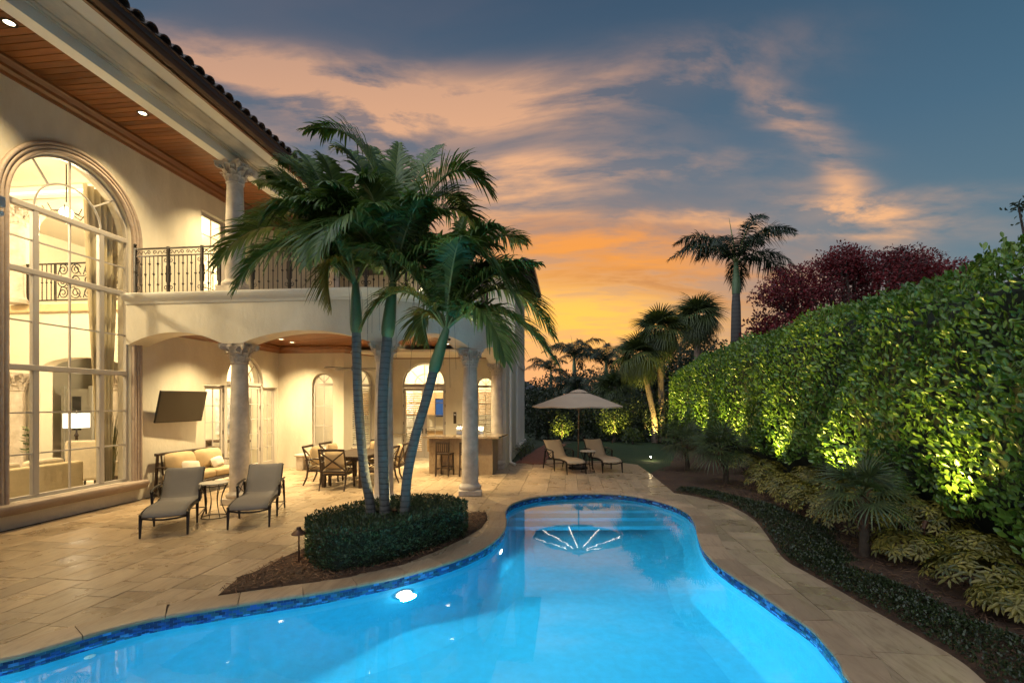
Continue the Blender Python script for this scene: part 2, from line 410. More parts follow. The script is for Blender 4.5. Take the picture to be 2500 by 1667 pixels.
deck_px = [(1302, 1118), (1400, 1121), (1519, 1129), (1557, 1134), (1588, 1156), (1646, 1203), (1706, 1213), (1770, 1230), (1822, 1255), (1855, 1283), (1898, 1344), (1925, 1372), (1983, 1404), (2051, 1442), (2132, 1489), (2238, 1549), (2344, 1612), (2408, 1667)]
deck_edge = [tuple(G(*p)[:2]) for p in deck_px]
edge_s = smooth_loop(deck_edge[5:], 4, False)
DECK = [(-8.80, -1.5)]+[(3.0, -1.5), (3.02, 2.6)]+edge_s[::-1]+deck_edge[:5][::-1]+[(-1.7, 15.9), (-2.2, 16.5), (-6.05, 16.3), (-6.78, 14.15), (-8.8, 14.0)]
bed_px = [(529, 1455), (568, 1423), (619, 1396), (670, 1372), (752, 1338), (860, 1300), (1000, 1272), (1100, 1258), (1143, 1252), (1187, 1250), (1190, 1268), (1177, 1287), (1136, 1312), (1078, 1340), (976, 1381), (874, 1407), (799, 1419), (680, 1434)]
BED = [tuple(G(*p)[:2]) for p in bed_px]
def area(p): return sum(p[i-1][0]*p[i][1]-p[i][0]*p[i-1][1] for i in range(len(p)))/2
if area(BED) < 0: BED = BED[::-1]
COP_OUT = offset_loop(POOL, .285)

g = MB(); big = [(-900, -300), (900, -300), (900, 2500), (-900, 2500)]
loops = [[Vector((*p, 0)) for p in big], [Vector((*p, 0)) for p in offset_loop(POOL, .05)]]
tr = tessellate_polygon(loops); fl = [p for l in loops for p in l]
g.add([(p.x, p.y, -.045) for p in fl], [t if (fl[t[1]]-fl[t[0]]).cross(fl[t[2]]-fl[t[0]]).z > 0 else t[::-1] for t in tr])
tag(g.build('ground', M_GROUND), kind='structure')

# ---- pool basin
pool = MB(); rings = [(0, -.03), (0, -.95), (-.06, -1.2), (-.22, -1.42), (-.5, -1.52)]; n = len(POOL); vs = []; fs = []
for o_, z_ in rings: vs += [(x, y, z_) for x, y in offset_loop(POOL, o_)]
for k in range(len(rings)-1):
    for i in range(n): j = (i+1) % n; fs.append((k*n+i, (k+1)*n+i, (k+1)*n+j, k*n+j))
last = [Vector((v[0], v[1], 0)) for v in vs[-n:]]
for t in tessellate_polygon([last]):
    fs.append(tuple((len(rings)-1)*n+i for i in (t if (last[t[1]]-last[t[0]]).cross(last[t[2]]-last[t[0]]).z > 0 else t[::-1])))
pool_o = tag(pool.add(vs, fs).build('swimming_pool', M_PLASTER, smooth=50), 'curving blue pool with lit water and stone edge', kind='structure')
# steps across the far end
def half(poly, nx, ny, d):
    out = []
    for i in range(len(poly)):
        p, q = poly[i-1], poly[i]; dp, dq = p[0]*nx+p[1]*ny-d, q[0]*nx+q[1]*ny-d
        if (dp >= 0) != (dq >= 0): k = dp/(dp-dq); out.append((p[0]+(q[0]-p[0])*k, p[1]+(q[1]-p[1])*k))
        if dq >= 0: out.append(q)
    return out
far_d = max(-SA*p[0]+CA*p[1] for p in POOL); inner = offset_loop(POOL, -.003)
for w, zt in ((.42, -.30), (.80, -.52), (1.18, -.74), (1.56, -.96)):
    q = half(inner, -SA, CA, far_d-w); MB().prism(q, zt-.24, zt).build('step', M_PLASTER, pool_o)
# ---- waterline mosaic
def tilemat(name, c): return mat(name, c, .18, .25, 6, spec=.6, rand=.25)
TM = [tilemat('mosaic_navy', (.012, .022, .11)), tilemat('mosaic_blue', (.02, .08, .34)), tilemat('mosaic_teal', (.03, .10, .17)), tilemat('mosaic_azure', (.05, .22, .52))]
M_TGROUT = mat('mosaic_grout', (.05, .13, .26), .6, .1)
bk = MB(); vs = [(x, y, -.032) for x, y in offset_loop(POOL, -.004)]+[(x, y, -.205) for x, y in offset_loop(POOL, -.004)]
bk.add(vs, [(i, n+i, n+(i+1) % n, (i+1) % n) for i in range(n)]).build('mosaic_band', M_TGROUT, pool_o)
tl = resample(POOL, .062); nt = len(tl)
tile_meshes = []
for m_ in TM: tile_meshes.append(MB().box((0, 0, 0), (.058, .006, .0255)).mesh('tile', m_))
cand = []
for r_ in range(6):
    for i in range(nt):
        a, b = Vector(tl[i]), Vector(tl[(i+1) % nt]); q = a.lerp(b, .5*(r_ % 2)+.5); t_ = (b-a).normalized()
        nrm = Vector((-t_.y, t_.x)); pos = q+nrm*.0065
        z = -.047-.0285*r_; rel = Vector((pos.x, pos.y)); dd = rel.length
        facing = -nrm.dot(rel.normalized())
        fwd = (-SA*pos.x+CA*pos.y); side = (CA*pos.x+SA*pos.y)
        vis = fwd > 1.5 and abs(side/fwd) < 1.08 and facing > .05
        cand.append((-(facing/dd**2) if vis else 1.0, pos, z, math.atan2(t_.y, t_.x), random.choices(range(4), (.32, .28, .25, .15))[0]))
cand.sort(key=lambda c: c[0])
for c in cand[:300]:
    o = link('tile', tile_meshes[c[4]], pool_o); o.location = (c[1].x, c[1].y, c[2]); o.rotation_euler = (0, 0, c[3])
for k in range(4):
    mb = MB()
    for c in cand[300:]:
        if c[4] == k: mb.box((c[1].x, c[1].y, c[2]), (.058, .006, .0255), c[3])
    tag(mb.build('mosaic_tiles', TM[k], pool_o), kind='stuff')
# ---- coping stones
st_ = resample(POOL, .055); ns = len(st_); i = 0
prof = [(-.018, -.034), (-.028, -.022), (-.030, -.010), (-.022, .004), (-.006, .011), (.278, .011), (.280, -.034)]
while i < ns:
    ln = random.choice((9, 10, 11, 11, 12)); j = min(i+ln, ns)
    if ns-j < 6: j = ns
    seg = [Vector(st_[k % ns]) for k in range(i, j+1)]
    seg[0] = seg[0].lerp(seg[1], .07); seg[-1] = seg[-1].lerp(seg[-2], .07)
    c = sum(seg, Vector((0, 0)))/len(seg)
    o = MB().sweep([(p.x-c.x, p.y-c.y) for p in seg], prof).build('coping_stone', M_COPING, pool_o, smooth=35, recalc=True); o.location = (c.x, c.y, random.uniform(-.001, .001))
    i = j
# ---- water
M_WATER = bpy.data.materials.new('pool_water'); M_WATER.use_nodes = True; t = NT(M_WATER.node_tree); b = t.n['Principled BSDF']
b.inputs['Base Color'].default_value = (.93, .99, 1, 1); b.inputs['Roughness'].default_value = 0.0; b.inputs['IOR'].default_value = 1.333; b.inputs['Transmission Weight'].default_value = 1.0
bn = t.node('ShaderNodeBump'); bn.inputs['Strength'].default_value = .05; bn.inputs['Distance'].default_value = .05
tc = t.node('ShaderNodeTexCoord').outputs['Object']
t.l.new(t.m('ADD', t.m('MULTIPLY', t.noise(tc, 1.6, 2, .5), .5), t.m('MULTIPLY', t.noise(tc, 7.0, 2, .5), .12)), bn.inputs['Height']); t.l.new(bn.outputs[0], b.inputs['Normal'])
wl = [Vector((*p, 0)) for p in offset_loop(POOL, .002)]
tag(MB().add([(p.x, p.y, WATER_Z) for p in wl], [q if (wl[q[1]]-wl[q[0]]).cross(wl[q[2]]-wl[q[0]]).z > 0 else q[::-1] for q in tessellate_polygon([wl])]).build('water', M_WATER), 'still clear blue pool water', kind='structure')
# ---- underwater lights and an inlet
M_CHROME = mat('brushed_steel', (.55, .55, .56), .3, .05, 10, metal=1.0)
def wall_at(x, y):
    p = G(x, y); i = min(range(n), key=lambda k: (POOL[k][0]-p.x)**2+(POOL[k][1]-p.y)**2)
    a, b = Vector(POOL[i-1]), Vector(POOL[(i+1) % n]); t_ = (b-a).normalized(); return Vector(POOL[i]), Vector((-t_.y, t_.x))
def pool_light(q, nr, z, power, label, spread=170, dome=1.0):
    L = thing('pool_light', (q.x+nr.x*.006, q.y+nr.y*.006, z), math.atan2(nr.y, nr.x), label, 'pool light', 'underwater pool lights')
    rot = Matrix.Rotation(PI/2, 4, 'Y')
    MB().lathe([(.085, 0), (.12, 0), (.125, .012), (.105, .02), (.092, .016)], 28, cap=False).xf(rot).build('trim_ring', M_CHROME, L, smooth=40)
    MB().lathe([(.001, .125*dome), (.045, .115*dome), (.075, .085*dome), (.09, .04*dome), (.092, 0)], 28, cap=False).xf(rot).build('lens', emit('pool_lens', (.85, .96, 1), 22), L, smooth=60)
    lamp('bulb', 'AREA', (.01+.125*dome, 0, .0), power, (.46, .90, 1.0), L, None, shape='DISK', size=.19, spread=R(spread)).rotation_euler = (0, -PI/2+R(8), 0)
q, nr = wall_at(976, 1403); pool_light(q, nr, -.43, 230, 'round glowing light under water below the planting bed', 165)
pool_light(Vector(POOL[min(range(n), key=lambda k: (POOL[k][0]+1.0)**2+(POOL[k][1]-.45)**2)]), Vector((0, 1)), -.5, 60, 'underwater light at the near end of the pool')
pool_light(Vector(POOL[min(range(n), key=lambda k: (POOL[k][0]+5.3)**2+(POOL[k][1]-1.4)**2)]), Vector((.9, .43)), -.5, 45, 'underwater light at the house end of the pool')
q, nr = wall_at(1220, 1302); pool_light(q, nr, -.62, 60, 'added underwater light brightening the shallow end of the pool', 170, .15)  # added lamp tucked under the coping to brighten the far water
q, nr = wall_at(200, 1551)
inlet = tag(MB().lathe([(.008, 0), (.012, .008), (.03, .009), (.04, .003), (.042, 0)], 18).xf(Matrix.Rotation(PI/2, 4, 'Y')).build('water_inlet', mat('white_plastic', (.75, .75, .73), .4, .03), smooth=40), 'small white round water inlet in the pool wall', 'inlet')
inlet.location = (q.x+nr.x*.004, q.y+nr.y*.004, -.36); inlet.rotation_euler = (0, 0, math.atan2(nr.y, nr.x))

# ---- deck: grout sheet and single travertine pavers
def tri_region(polys_in, polys_out, z, name, material, parent=None, kind=None):
    vs = []; es = []
    for p in polys_in+polys_out:
        o = len(vs); vs += [Vector(q) for q in p]; es += [(o+i, o+(i+1) % len(p)) for i in range(len(p))]
    r = delaunay_2d_cdt(vs, es, [], 0, 1e-5); V, F = r[0], r[2]; keep = []
    for f in F:
        c = sum((V[i] for i in f), Vector((0, 0)))/3
        if all(inside(c, p) for p in polys_in) and not any(inside(c, p) for p in polys_out):
            f = list(f); keep.append(f if (V[f[1]]-V[f[0]]).cross(V[f[2]]-V[f[0]]) > 0 else f[::-1])
    return MB().add([(v.x, v.y, z) for v in V], keep).build(name, material, parent)
deck = tag(tri_region([DECK], [offset_loop(POOL, .05)], -.016, 'deck', M_GROUT), 'travertine paved pool deck', kind='structure')
pavs = []; x = -8.8; GAP = .0065
while x < 3.6:
    w = random.choice((.30, .41, .41, .61)); y = -1.6+random.uniform(0, .6)
    while y < 16.5:
        h = random.choice((.41, .41, .61, .61, .81))
        pavs.append((x+GAP/2, y+GAP/2, x+w-GAP/2, y+h-GAP/2)); y += h
    x += w
full = {}; items = []
BB = [(min(p[0] for p in q), max(p[0] for p in q), min(p[1] for p in q), max(p[1] for p in q)) for q in (COP_OUT, BED)]
for (x0, y0, x1, y1) in pavs:
    tests = []
    for a in range(5):
        for b_ in range(5):
            p = (x0+(x1-x0)*a/4, y0+(y1-y0)*b_/4); tests.append(inside(p, DECK) and not inside(p, COP_OUT) and not inside(p, BED))
    if not any(tests): continue
    c = Vector(((x0+x1)/2, (y0+y1)/2)); dpt = -SA*c.x+CA*c.y; sd = CA*c.x+SA*c.y
    vis = (x1-x0)*(y1-y0)*CAMH/max(.5, dpt)**3 if (dpt > 2.8 and abs(sd/dpt) < 1.12) else 0
    items.append((vis, x0, y0, x1, y1, all(tests), sum(tests)/25))
items.sort(key=lambda q: -q[0]*(.3+.7*q[6]))
rest = MB()
def part_paver(x0, y0, x1, y1):
    rect = [(x0, y0), (x1, y0), (x1, y1), (x0, y1)]; vs = [Vector(p) for p in rect]; es = [(0, 1), (1, 2), (2, 3), (3, 0)]
    for poly in (DECK, COP_OUT, BED):
        m = len(poly)
        for i in range(m):
            a, b_ = poly[i], poly[(i+1) % m]
            if max(a[0], b_[0]) < x0-.3 or min(a[0], b_[0]) > x1+.3 or max(a[1], b_[1]) < y0-.3 or min(a[1], b_[1]) > y1+.3: continue
            o = len(vs); vs += [Vector(a), Vector(b_)]; es.append((o, o+1))
    r = delaunay_2d_cdt(vs, es, [], 0, 1e-5); V, F = r[0], r[2]; keep = []
    for f in F:
        c = sum((V[i] for i in f), Vector((0, 0)))/3
        if x0 < c.x < x1 and y0 < c.y < y1 and inside(c, DECK) and not inside(c, COP_OUT) and not inside(c, BED):
            f = tuple(f); keep.append(f if (V[f[1]]-V[f[0]]).cross(V[f[2]]-V[f[0]]) > 0 else f[::-1])
    if not keep: return None
    cnt = {}
    for f in keep:
        for i in range(3): e = (f[i], f[(i+1) % 3]); cnt[e] = 1
    nV = len(V); fs = list(keep)
    for (a, b_) in cnt:
        if (b_, a) not in cnt: fs.append((b_, a, a+nV, b_+nV))
    cx, cy_ = (x0+x1)/2, (y0+y1)/2
    return [(v.x-cx, v.y-cy_, 0) for v in V]+[(v.x-cx, v.y-cy_, -.016) for v in V], fs, (cx, cy_)
for k, (vis, x0, y0, x1, y1, whole, fr) in enumerate(items):
    dz = random.uniform(-.0012, .0012); c = ((x0+x1)/2, (y0+y1)/2)
    if whole:
        key = (round(x1-x0, 3), round(y1-y0, 3))
        if k < 300 and vis > 0:
            if key not in full:
                full[key] = MB().box((0, 0, -.009), (key[0], key[1], .018)).mesh('paver', M_PAVER)
            o = link('paver', full[key], deck, .0025); o.location = (*c, dz)
        else: rest.box((*c, -.009+dz), (x1-x0, y1-y0, .018))
    else:
        r = part_paver(x0, y0, x1, y1)
        if r is None: continue
        if k < 300 and vis > 0:
            o = MB().add(r[0], r[1]).build('paver', M_PAVER, deck); o.location = (*r[2], dz)
        else: rest.add([(p[0]+r[2][0], p[1]+r[2][1], p[2]+dz) for p in r[0]], r[1])
tag(rest.build('pavers', M_PAVER, deck), kind='stuff')

# ---- planting beds, lawn, brick path
def bumpy(poly, z, amp, step, name, material, kind='structure', label=None, holes=()):
    xs = [p[0] for p in poly]; ys = [p[1] for p in poly]; vs = [Vector(p) for p in poly]; es = [(i, (i+1) % len(poly)) for i in range(len(poly))]; nb = len(vs)
    x = min(xs)
    while x < max(xs):
        y = min(ys)
        while y < max(ys):
            p = (x+random.uniform(-.3, .3)*step, y+random.uniform(-.3, .3)*step)
            if inside(p, poly): vs.append(Vector(p))
            y += step
        x += step
    r = delaunay_2d_cdt(vs, es, [], 0, 1e-5); V, F = r[0], r[2]; keep = []
    for f in F:
        c = sum((V[i] for i in f), Vector((0, 0)))/3
        if inside(c, poly): f = tuple(f); keep.append(f if (V[f[1]]-V[f[0]]).cross(V[f[2]]-V[f[0]]) > 0 else f[::-1])
    hs = [z-.012 if i < nb else z+random.uniform(-.3, 1)*amp for i in range(len(V))]
    return tag(MB().add([(v.x, v.y, h) for v, h in zip(V, hs)], keep).build(name, material, smooth=60), label, kind=kind)
bumpy(BED, .012, .03, .09, 'mulch_bed', M_MULCH)
def chips(polytest, box, count, name, cols, z=.02, L=(.03, .07), label=None):
    P = []
    while len(P) < count:
        p = (rng.uniform(box[0], box[1]), rng.uniform(box[2], box[3]))
        if polytest(p): P.append(p)
    P = np.array(P); N = len(P); l = rng.uniform(*L, N); w = rng.uniform(.006, .014, N); a = rng.uniform(0, 2*PI, N); ti = rng.normal(0, .35, N); ro = rng.normal(0, .5, N)
    d = np.stack([np.cos(a)*np.cos(ti), np.sin(a)*np.cos(ti), np.sin(ti)], 1); s = np.stack([-np.sin(a)*np.cos(ro), np.cos(a)*np.cos(ro), np.sin(ro)], 1)
    c = np.column_stack([P, z+rng.uniform(0, .025, N)]); d *= (l/2)[:, None]; s *= (w/2)[:, None]
    V = np.stack([c-d-s, c+d-s*.6, c+d+s, c-d+s*.7], 1).reshape(-1, 3); F = np.arange(N*4).reshape(N, 4)
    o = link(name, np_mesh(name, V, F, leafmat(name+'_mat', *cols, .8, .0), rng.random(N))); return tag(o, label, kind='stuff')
bx_ = (min(p[0] for p in BED), max(p[0] for p in BED), min(p[1] for p in BED), max(p[1] for p in BED))
chips(lambda p: inside(p, BED), bx_, 5200, 'bark_chips', ((.05, .022, .010), (.24, .125, .06)), L=(.03, .085), label='brown bark chips over the palm bed')
RB = [(3.02, 2.6)]+edge_s[::-1]+deck_edge[:5][::-1][:1]+[(3.3, 16.2), (4.6, 21), (5.6, 27), (9, 27), (9, -1.5), (3.0, -1.5)]
bumpy(RB, .0, .05, .22, 'garden_bed', M_MULCH)
RB_t = [(x+.45, y) for x, y in ([(3.02, 2.6)]+edge_s[::-1])]+[(4.4, 13), (5.6, 13), (5.6, 2.6)]
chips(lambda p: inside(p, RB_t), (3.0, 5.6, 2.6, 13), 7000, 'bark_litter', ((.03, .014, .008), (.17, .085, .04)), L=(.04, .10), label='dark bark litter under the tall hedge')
LAWN = [deck_edge[i] for i in (4, 3, 2, 1, 0)]+[(-1.4, 15.9), (-.2, 24), (1.2, 25.2), (4.4, 24.6), (4.0, 18), (3.2, 14.5)]
bumpy(LAWN[::-1] if area(LAWN) < 0 else LAWN, -.012, .02, .35, 'lawn', M_GRASS)
PATH = [(-1.75, 15.85), (-.75, 15.75), (-.62, 18), (-.35, 21), (.3, 24.3), (-.7, 24.6), (-1.3, 21), (-1.6, 18)]
pth = bumpy(PATH, .006, .001, .5, 'brick_path', mat('path_mortar', (.10, .07, .055), .9, .2))
br = MB(); y = 15.8
while y < 23:
    k = (y-15.8)/7.2; x0 = -1.7+.75*k; 
    for i in range(9):
        p = (x0+i*.11+(.05 if int(y*9.6) % 2 else 0), y)
        if inside(p, PATH): br.box((p[0], p[1], .014), (.10, .2, .02))
    y += .21
tag(br.build('bricks', mat('path_brick', (.23, .085, .052), .85, .35, 9, rand=.2), pth), kind='stuff')
# ================================================================== HOUSE
M_STUCCO = mat('cream_stucco', (.62, .55, .435), .85, .14, .8, .7, 20, base2=(.70, .635, .52), detail=9, stretch=(1, 1, .45))
M_WHITE = mat('white_trim', (.74, .70, .62), .55, .04, 3, .05, 60)
M_STONE = mat('cast_stone', (.50, .42, .335), .75, .16, 5, .25, 45, base2=(.58, .50, .42))
M_PINKSTONE = travertine('trim_stone', (.46, .36, .29), (.34, .24, .19), .6, .25)
M_CORNICE = mat('weathered_cornice', (.46, .385, .29), .8, .34, 2.2, .2, 30, base2=(.60, .52, .41), stretch=(1, .35, 2))
M_WOOD = mat('ceiling_wood', (.215, .078, .023), .40, .28, 2.0, .06, 30, stretch=(1, 9, 1), rand=.28, coat=.15)
M_WOODT = mat('trim_wood', (.185, .066, .021), .38, .18, 2.0, stretch=(4, 1, 4), coat=.2)
M_TILE = mat('roof_tile', (.055, .034, .028), .6, .35, 5, .2, 30, rand=.25)
M_GUTTER = mat('bronze_gutter', (.075, .036, .020), .38, .12, 3, metal=.3)
M_IRON = mat('wrought_iron', (.026, .020, .016), .5, .2, 10, metal=.4)
M_FRAME = mat('white_window_frame', (.43, .385, .345), .4, .03, 3)
M_INWALL = mat('interior_wall', (.78, .70, .56), .85, .03, 2)
M_INFLOOR = mat('interior_floor', (.62, .52, .38), .3, .08, 2)
M_BRASS = mat('dark_bronze', (.045, .035, .028), .35, .1, 6, metal=.7)
GL = glass()
WX = -8.85
house = thing('house', (-8.85, 9.1, 0), 0, 'two-storey cream stucco villa with arched window, columns and balcony', 'house')
class HP:  # parts of the house are written in place coordinates and parented with an inverse offset
    pass
def hp(mb, name, m, parent=None, **kw):
    o = mb.build(name, m, None, **kw); return par(o, parent or house)
def par(o, p):
    o.parent = p; o.matrix_parent_inverse = Matrix.Translation(-world_loc(p)); return o
def world_loc(p):
    v = Vector((0, 0, 0)); q = p
    # parents made here carry only translations
    v = Vector(p.location)
    if p.parent is not None and p.matrix_parent_inverse == Matrix.Identity(4): v = v+world_loc(p.parent)
    return v

# ---- facade along the pool (plane x = WX)
WY0, WY1, WZ0, WSP = 6.72, 8.935, .42, 5.30
DZ = 2.55                                                    # head of the garden doors
def door_outline():
    o = [(10.95, .02), (13.95, .02), (13.95, 2.46), (13.27, 2.46)]
    o += [(12.5+.77*math.cos(PI*k/16), DZ+.77*math.sin(PI*k/16)) for k in range(17)]
    return o+[(11.73, 2.46), (10.95, 2.46)]
hp(MB().plate((WX, 0, 0), (0, 1, 0), (0, 0, 1), [(-2.5, 0), (18, 0), (18, 7.5), (-2.5, 7.5)], .3,
   [arch_loop(WY0, WY1, WZ0, WSP, n=28), door_outline(), [(10.85, 4.22), (12.55, 4.22), (12.55, 6.72), (10.85, 6.72)]]), 'facade_wall', M_STUCCO)
# stone surround and sill of the great window
aw = hp(MB().plate((WX+.05, 0, 0), (0, 1, 0), (0, 0, 1), arch_loop(WY0-.19, WY1+.19, WZ0, WSP, n=40), .06, [arch_loop(WY0-.005, WY1+.005, WZ0-.001, WSP, n=40)]), 'window_surround', M_PINKSTONE)
def arch_path(off):
    r = (WY1-WY0)/2+off; c = (WY0+WY1)/2
    return [(c-r, WZ0)]+[(c+r*math.cos(PI-PI*k/36), WSP+r*math.sin(PI*k/36)) for k in range(37)]+[(c+r, WZ0)]
for off, rr in ((.165, .035), (.10, .026), (.03, .03)):
    hp(MB().tube([(WX+.055, y, z) for y, z in arch_path(off)], rr, 8), 'moulding', M_PINKSTONE, aw, smooth=50)
sl = MB(); sl.sweep([(WX, -2.5), (WX, 9.16)], [(-.02, .24), (.10, .24), (.15, .27), (.20, .33), (.215, .37), (.20, .405), (.16, .418), (-.02, .418)])
hp(sl, 'window_sill', M_PINKSTONE, smooth=45, recalc=True)
# window itself
wx = WX-.09; bigwin = hp(MB().plate((wx+.03, 0, 0), (0, 1, 0), (0, 0, 1), arch_loop(WY0, WY1, WZ0, WSP, n=40), .07, [arch_loop(WY0+.05, WY1-.05, WZ0+.06, WSP, n=40)]), 'arched_window', M_FRAME)
YM = [7.207, 8.37]; YC = 7.785; ROWS = [.48, 1.17, 1.86, 2.61, 3.38, 4.22, 4.75, 5.30]
for y in YM: hp(MB().bx(wx-.05, wx+.04, y-.05, y+.05, WZ0+.05, WSP), 'mullion', M_FRAME, bigwin, bevel=.012)
for z in (2.61, 4.22, 5.30): hp(MB().bx(wx-.052, wx+.046, WY0+.04, WY1-.04, z-.05, z+.05), 'transom', M_FRAME, bigwin, bevel=.012)
for z in (1.17, 1.86, 3.38, 4.75): hp(MB().bx(wx-.015, wx+.015, WY0+.04, WY1-.04, z-.012, z+.012), 'glazing_bar', M_FRAME, bigwin)
rr = (WY1-WY0)/2-.04; c_ = (WY0+WY1)/2
hp(MB().bx(wx-.014, wx+.014, YC-.013, YC+.013, WZ0+.05, WSP+rr), 'glazing_bar', M_FRAME, bigwin)
ri = .585
hp(MB().tube([(wx, YC+ri*math.cos(PI*k/24), WSP+.04+ri*math.sin(PI*k/24)) for k in range(25)], .017, 6), 'glazing_bar', M_FRAME, bigwin, smooth=50)
for a in (128, 42):
    hp(MB().bar((wx, YC+ri*math.cos(R(a)), WSP+.04+ri*math.sin(R(a))), (wx, c_+rr*math.cos(R(a)), WSP+rr*math.sin(R(a))), .026), 'glazing_bar', M_FRAME, bigwin)
cols = [WY0+.05, YM[0], YC, YM[1], WY1-.05]
for i in range(4):
    for j in range(7):
        hp(MB().add([(wx, cols[i], ROWS[j]), (wx, cols[i+1], ROWS[j]), (wx, cols[i+1], ROWS[j+1]), (wx, cols[i], ROWS[j+1])], [(0, 1, 2, 3)]), 'pane', GL, bigwin)
for (a0, a1) in ((0, 42), (42, 90), (90, 128), (128, 180)):
    k = [R(a0+(a1-a0)*q/8) for q in range(9)]
    hp(MB().add([(wx, YC+ri*math.cos(a), WSP+.04+ri*math.sin(a)) for a in k]+[(wx, c_+rr*math.cos(a), WSP+.04+rr*math.sin(a)) for a in k], [(i, i+1, 10+i, 9+i) for i in range(8)]), 'pane', GL, bigwin)
for (a0, a1) in ((0, 90), (90, 180)):
    k = [R(a0+(a1-a0)*q/8) for q in range(9)]
    hp(MB().add([(wx, YC, WSP+.04)]+[(wx, YC+ri*math.cos(a), WSP+.04+ri*math.sin(a)) for a in k], [(0, i+1, i+2) for i in range(8)]), 'pane', GL, bigwin)

# ---- glazed leaf used by every door and small window, in a local (u, z) plane
def leaf(org, ud, u0, u1, z0, z1, nx, ny, name, parent=None, stile=.085, bot=.22, depth=.045, m=M_FRAME, hand=None, hinge=None, rows=None, louvre=False, glassm=None):
    org, ud = Vector(org), Vector(ud).normalized(); nd = ud.cross(Vector((0, 0, 1)))
    A, B, C, D_ = u0+stile, u1-stile, z0+bot, z1-stile
    L = hp(MB().plate(org+nd*depth/2, ud, (0, 0, 1), [(u0, z0), (u1, z0), (u1, z1), (u0, z1)], depth, [[(A, C), (B, C), (B, D_), (A, D_)]]), name, m, parent, bevel=.006)
    P = lambda u, z, o=0: org+ud*u+Vector((0, 0, z))+nd*o
    zs = rows or [C+(D_-C)*k/ny for k in range(ny+1)]; us = [A+(B-A)*k/nx for k in range(nx+1)]
    for u in us[1:-1]: hp(MB().bar(P(u, C), P(u, D_), .02, .02, up=nd), 'glazing_bar', m, L)
    for z in zs[1:-1]: hp(MB().bar(P(A, z), P(B, z), .02, .02, up=nd), 'glazing_bar', m, L)
    for i in range(nx):
        for j in range(len(zs)-1):
            hp(MB().add([P(us[i], zs[j], -.004), P(us[i+1], zs[j], -.004), P(us[i+1], zs[j+1], -.004), P(us[i], zs[j+1], -.004)], [(0, 1, 2, 3)]), 'pane', glassm or GL, L)
    if louvre:
        lv = MB(); z = C+.04
        while z < D_-.02:
            a = P(A+.02, z, -.07); b = P(B-.02, z, -.07); lv.bar(a, b, .06, .008, up=(nd*.5+Vector((0, 0, .86)))); z += .072
        tag(hp(lv, 'louvres', mat('shutter_paint', (.80, .76, .68), .5, .03), L), kind='stuff')
    if hand is not None:
        hm = MB(); p = P(hand, z0+.95, depth/2+.002); hm.bar(p-Vector((0, 0, .09)), p+Vector((0, 0, .09)), .035, .012, up=nd); hm.bar(p+nd*.012, p+nd*.05, .016); hm.bar(p+nd*.05, p+nd*.05+ud*(.1 if hand < (u0+u1)/2 else -.1), .016); hp(hm, 'handle', M_BRASS, L)
    if hinge is not None:
        for zz in (.25, .5, .75, .95): hp(MB().bar(P(hinge, z0+(z1-z0)*zz-.05, depth/2), P(hinge, z0+(z1-z0)*zz+.05, depth/2), .022, .014, up=nd), 'hinge', M_BRASS, L)
    return L
def fan_light(org, ud, c, r, z, parent=None, small=.45, spokes=(45, 90, 135), m=M_FRAME, w=.06):
    """half-round light over a door or window"""
    org, ud = Vector(org), Vector(ud).normalized(); nd = ud.cross(Vector((0, 0, 1)))
    F = hp(MB().plate(org+nd*.022, ud, (0, 0, 1), arch_loop(c-r, c+r, z, z+.02, r-.02, 24), .044, [arch_loop(c-r+w, c+r-w, z+w*.7, z+w*.7+.01, r-w-.03, 24)]), 'fanlight', m, parent)
    P = lambda a, q: org+ud*(c+q*math.cos(a))+Vector((0, 0, z+.04+q*math.sin(a)))
    for a in spokes: hp(MB().bar(P(R(a), 0 if not small else 0), P(R(a), r-w), .022, .022, up=nd), 'glazing_bar', m, F)
    if small: hp(MB().tube([P(PI*k/20, r*small) for k in range(21)], .012, 6), 'glazing_bar', m, F, smooth=50)
    ed = [0]+list(spokes)+[180]
    for a0, a1 in zip(ed, ed[1:]):
        ks = [R(a0+(a1-a0)*q/6) for q in range(7)]
        hp(MB().add([P(0, 0)-nd*.004]+[P(a, r-w)-nd*.004 for a in ks], [(0, i+1, i+2) for i in range(6)]), 'pane', GL, F)
    return F
# garden doors in the left wall of the loggia
dorg = (WX-.10, 0, 0); dud = (0, 1, 0)
leaf(dorg, dud, 11.0, 11.70, .04, 2.44, 2, 5, 'sidelight', hinge=11.69)
leaf(dorg, dud, 11.78, 12.50, .04, 2.48, 2, 5, 'door', hinge=11.79)
leaf(dorg, dud, 12.51, 13.23, .04, 2.48, 2, 5, 'door', hand=12.56, hinge=13.22)
leaf(dorg, dud, 13.30, 13.92, .04, 2.44, 2, 5, 'sidelight')
fan_light(dorg, dud, 12.5, .76, 2.53)
for y in (11.735, 13.265): hp(MB().bx(WX-.16, WX-.04, y-.035, y+.035, .02, 2.55), 'door_post', M_FRAME)
hp(MB().bx(WX-.16, WX-.04, 11.74, 13.26, 2.485, 2.56), 'door_head', M_FRAME)
hp(MB().bx(WX-.25, WX+.03, 10.96, 13.94, .0, .035), 'threshold', M_STONE)
leaf(dorg, dud, 10.87, 11.70, 4.24, 6.70, 2, 5, 'balcony_door', bot=.2, hinge=10.9)
leaf(dorg, dud, 11.71, 12.53, 4.24, 6.70, 2, 5, 'balcony_door', bot=.2, hand=11.76)
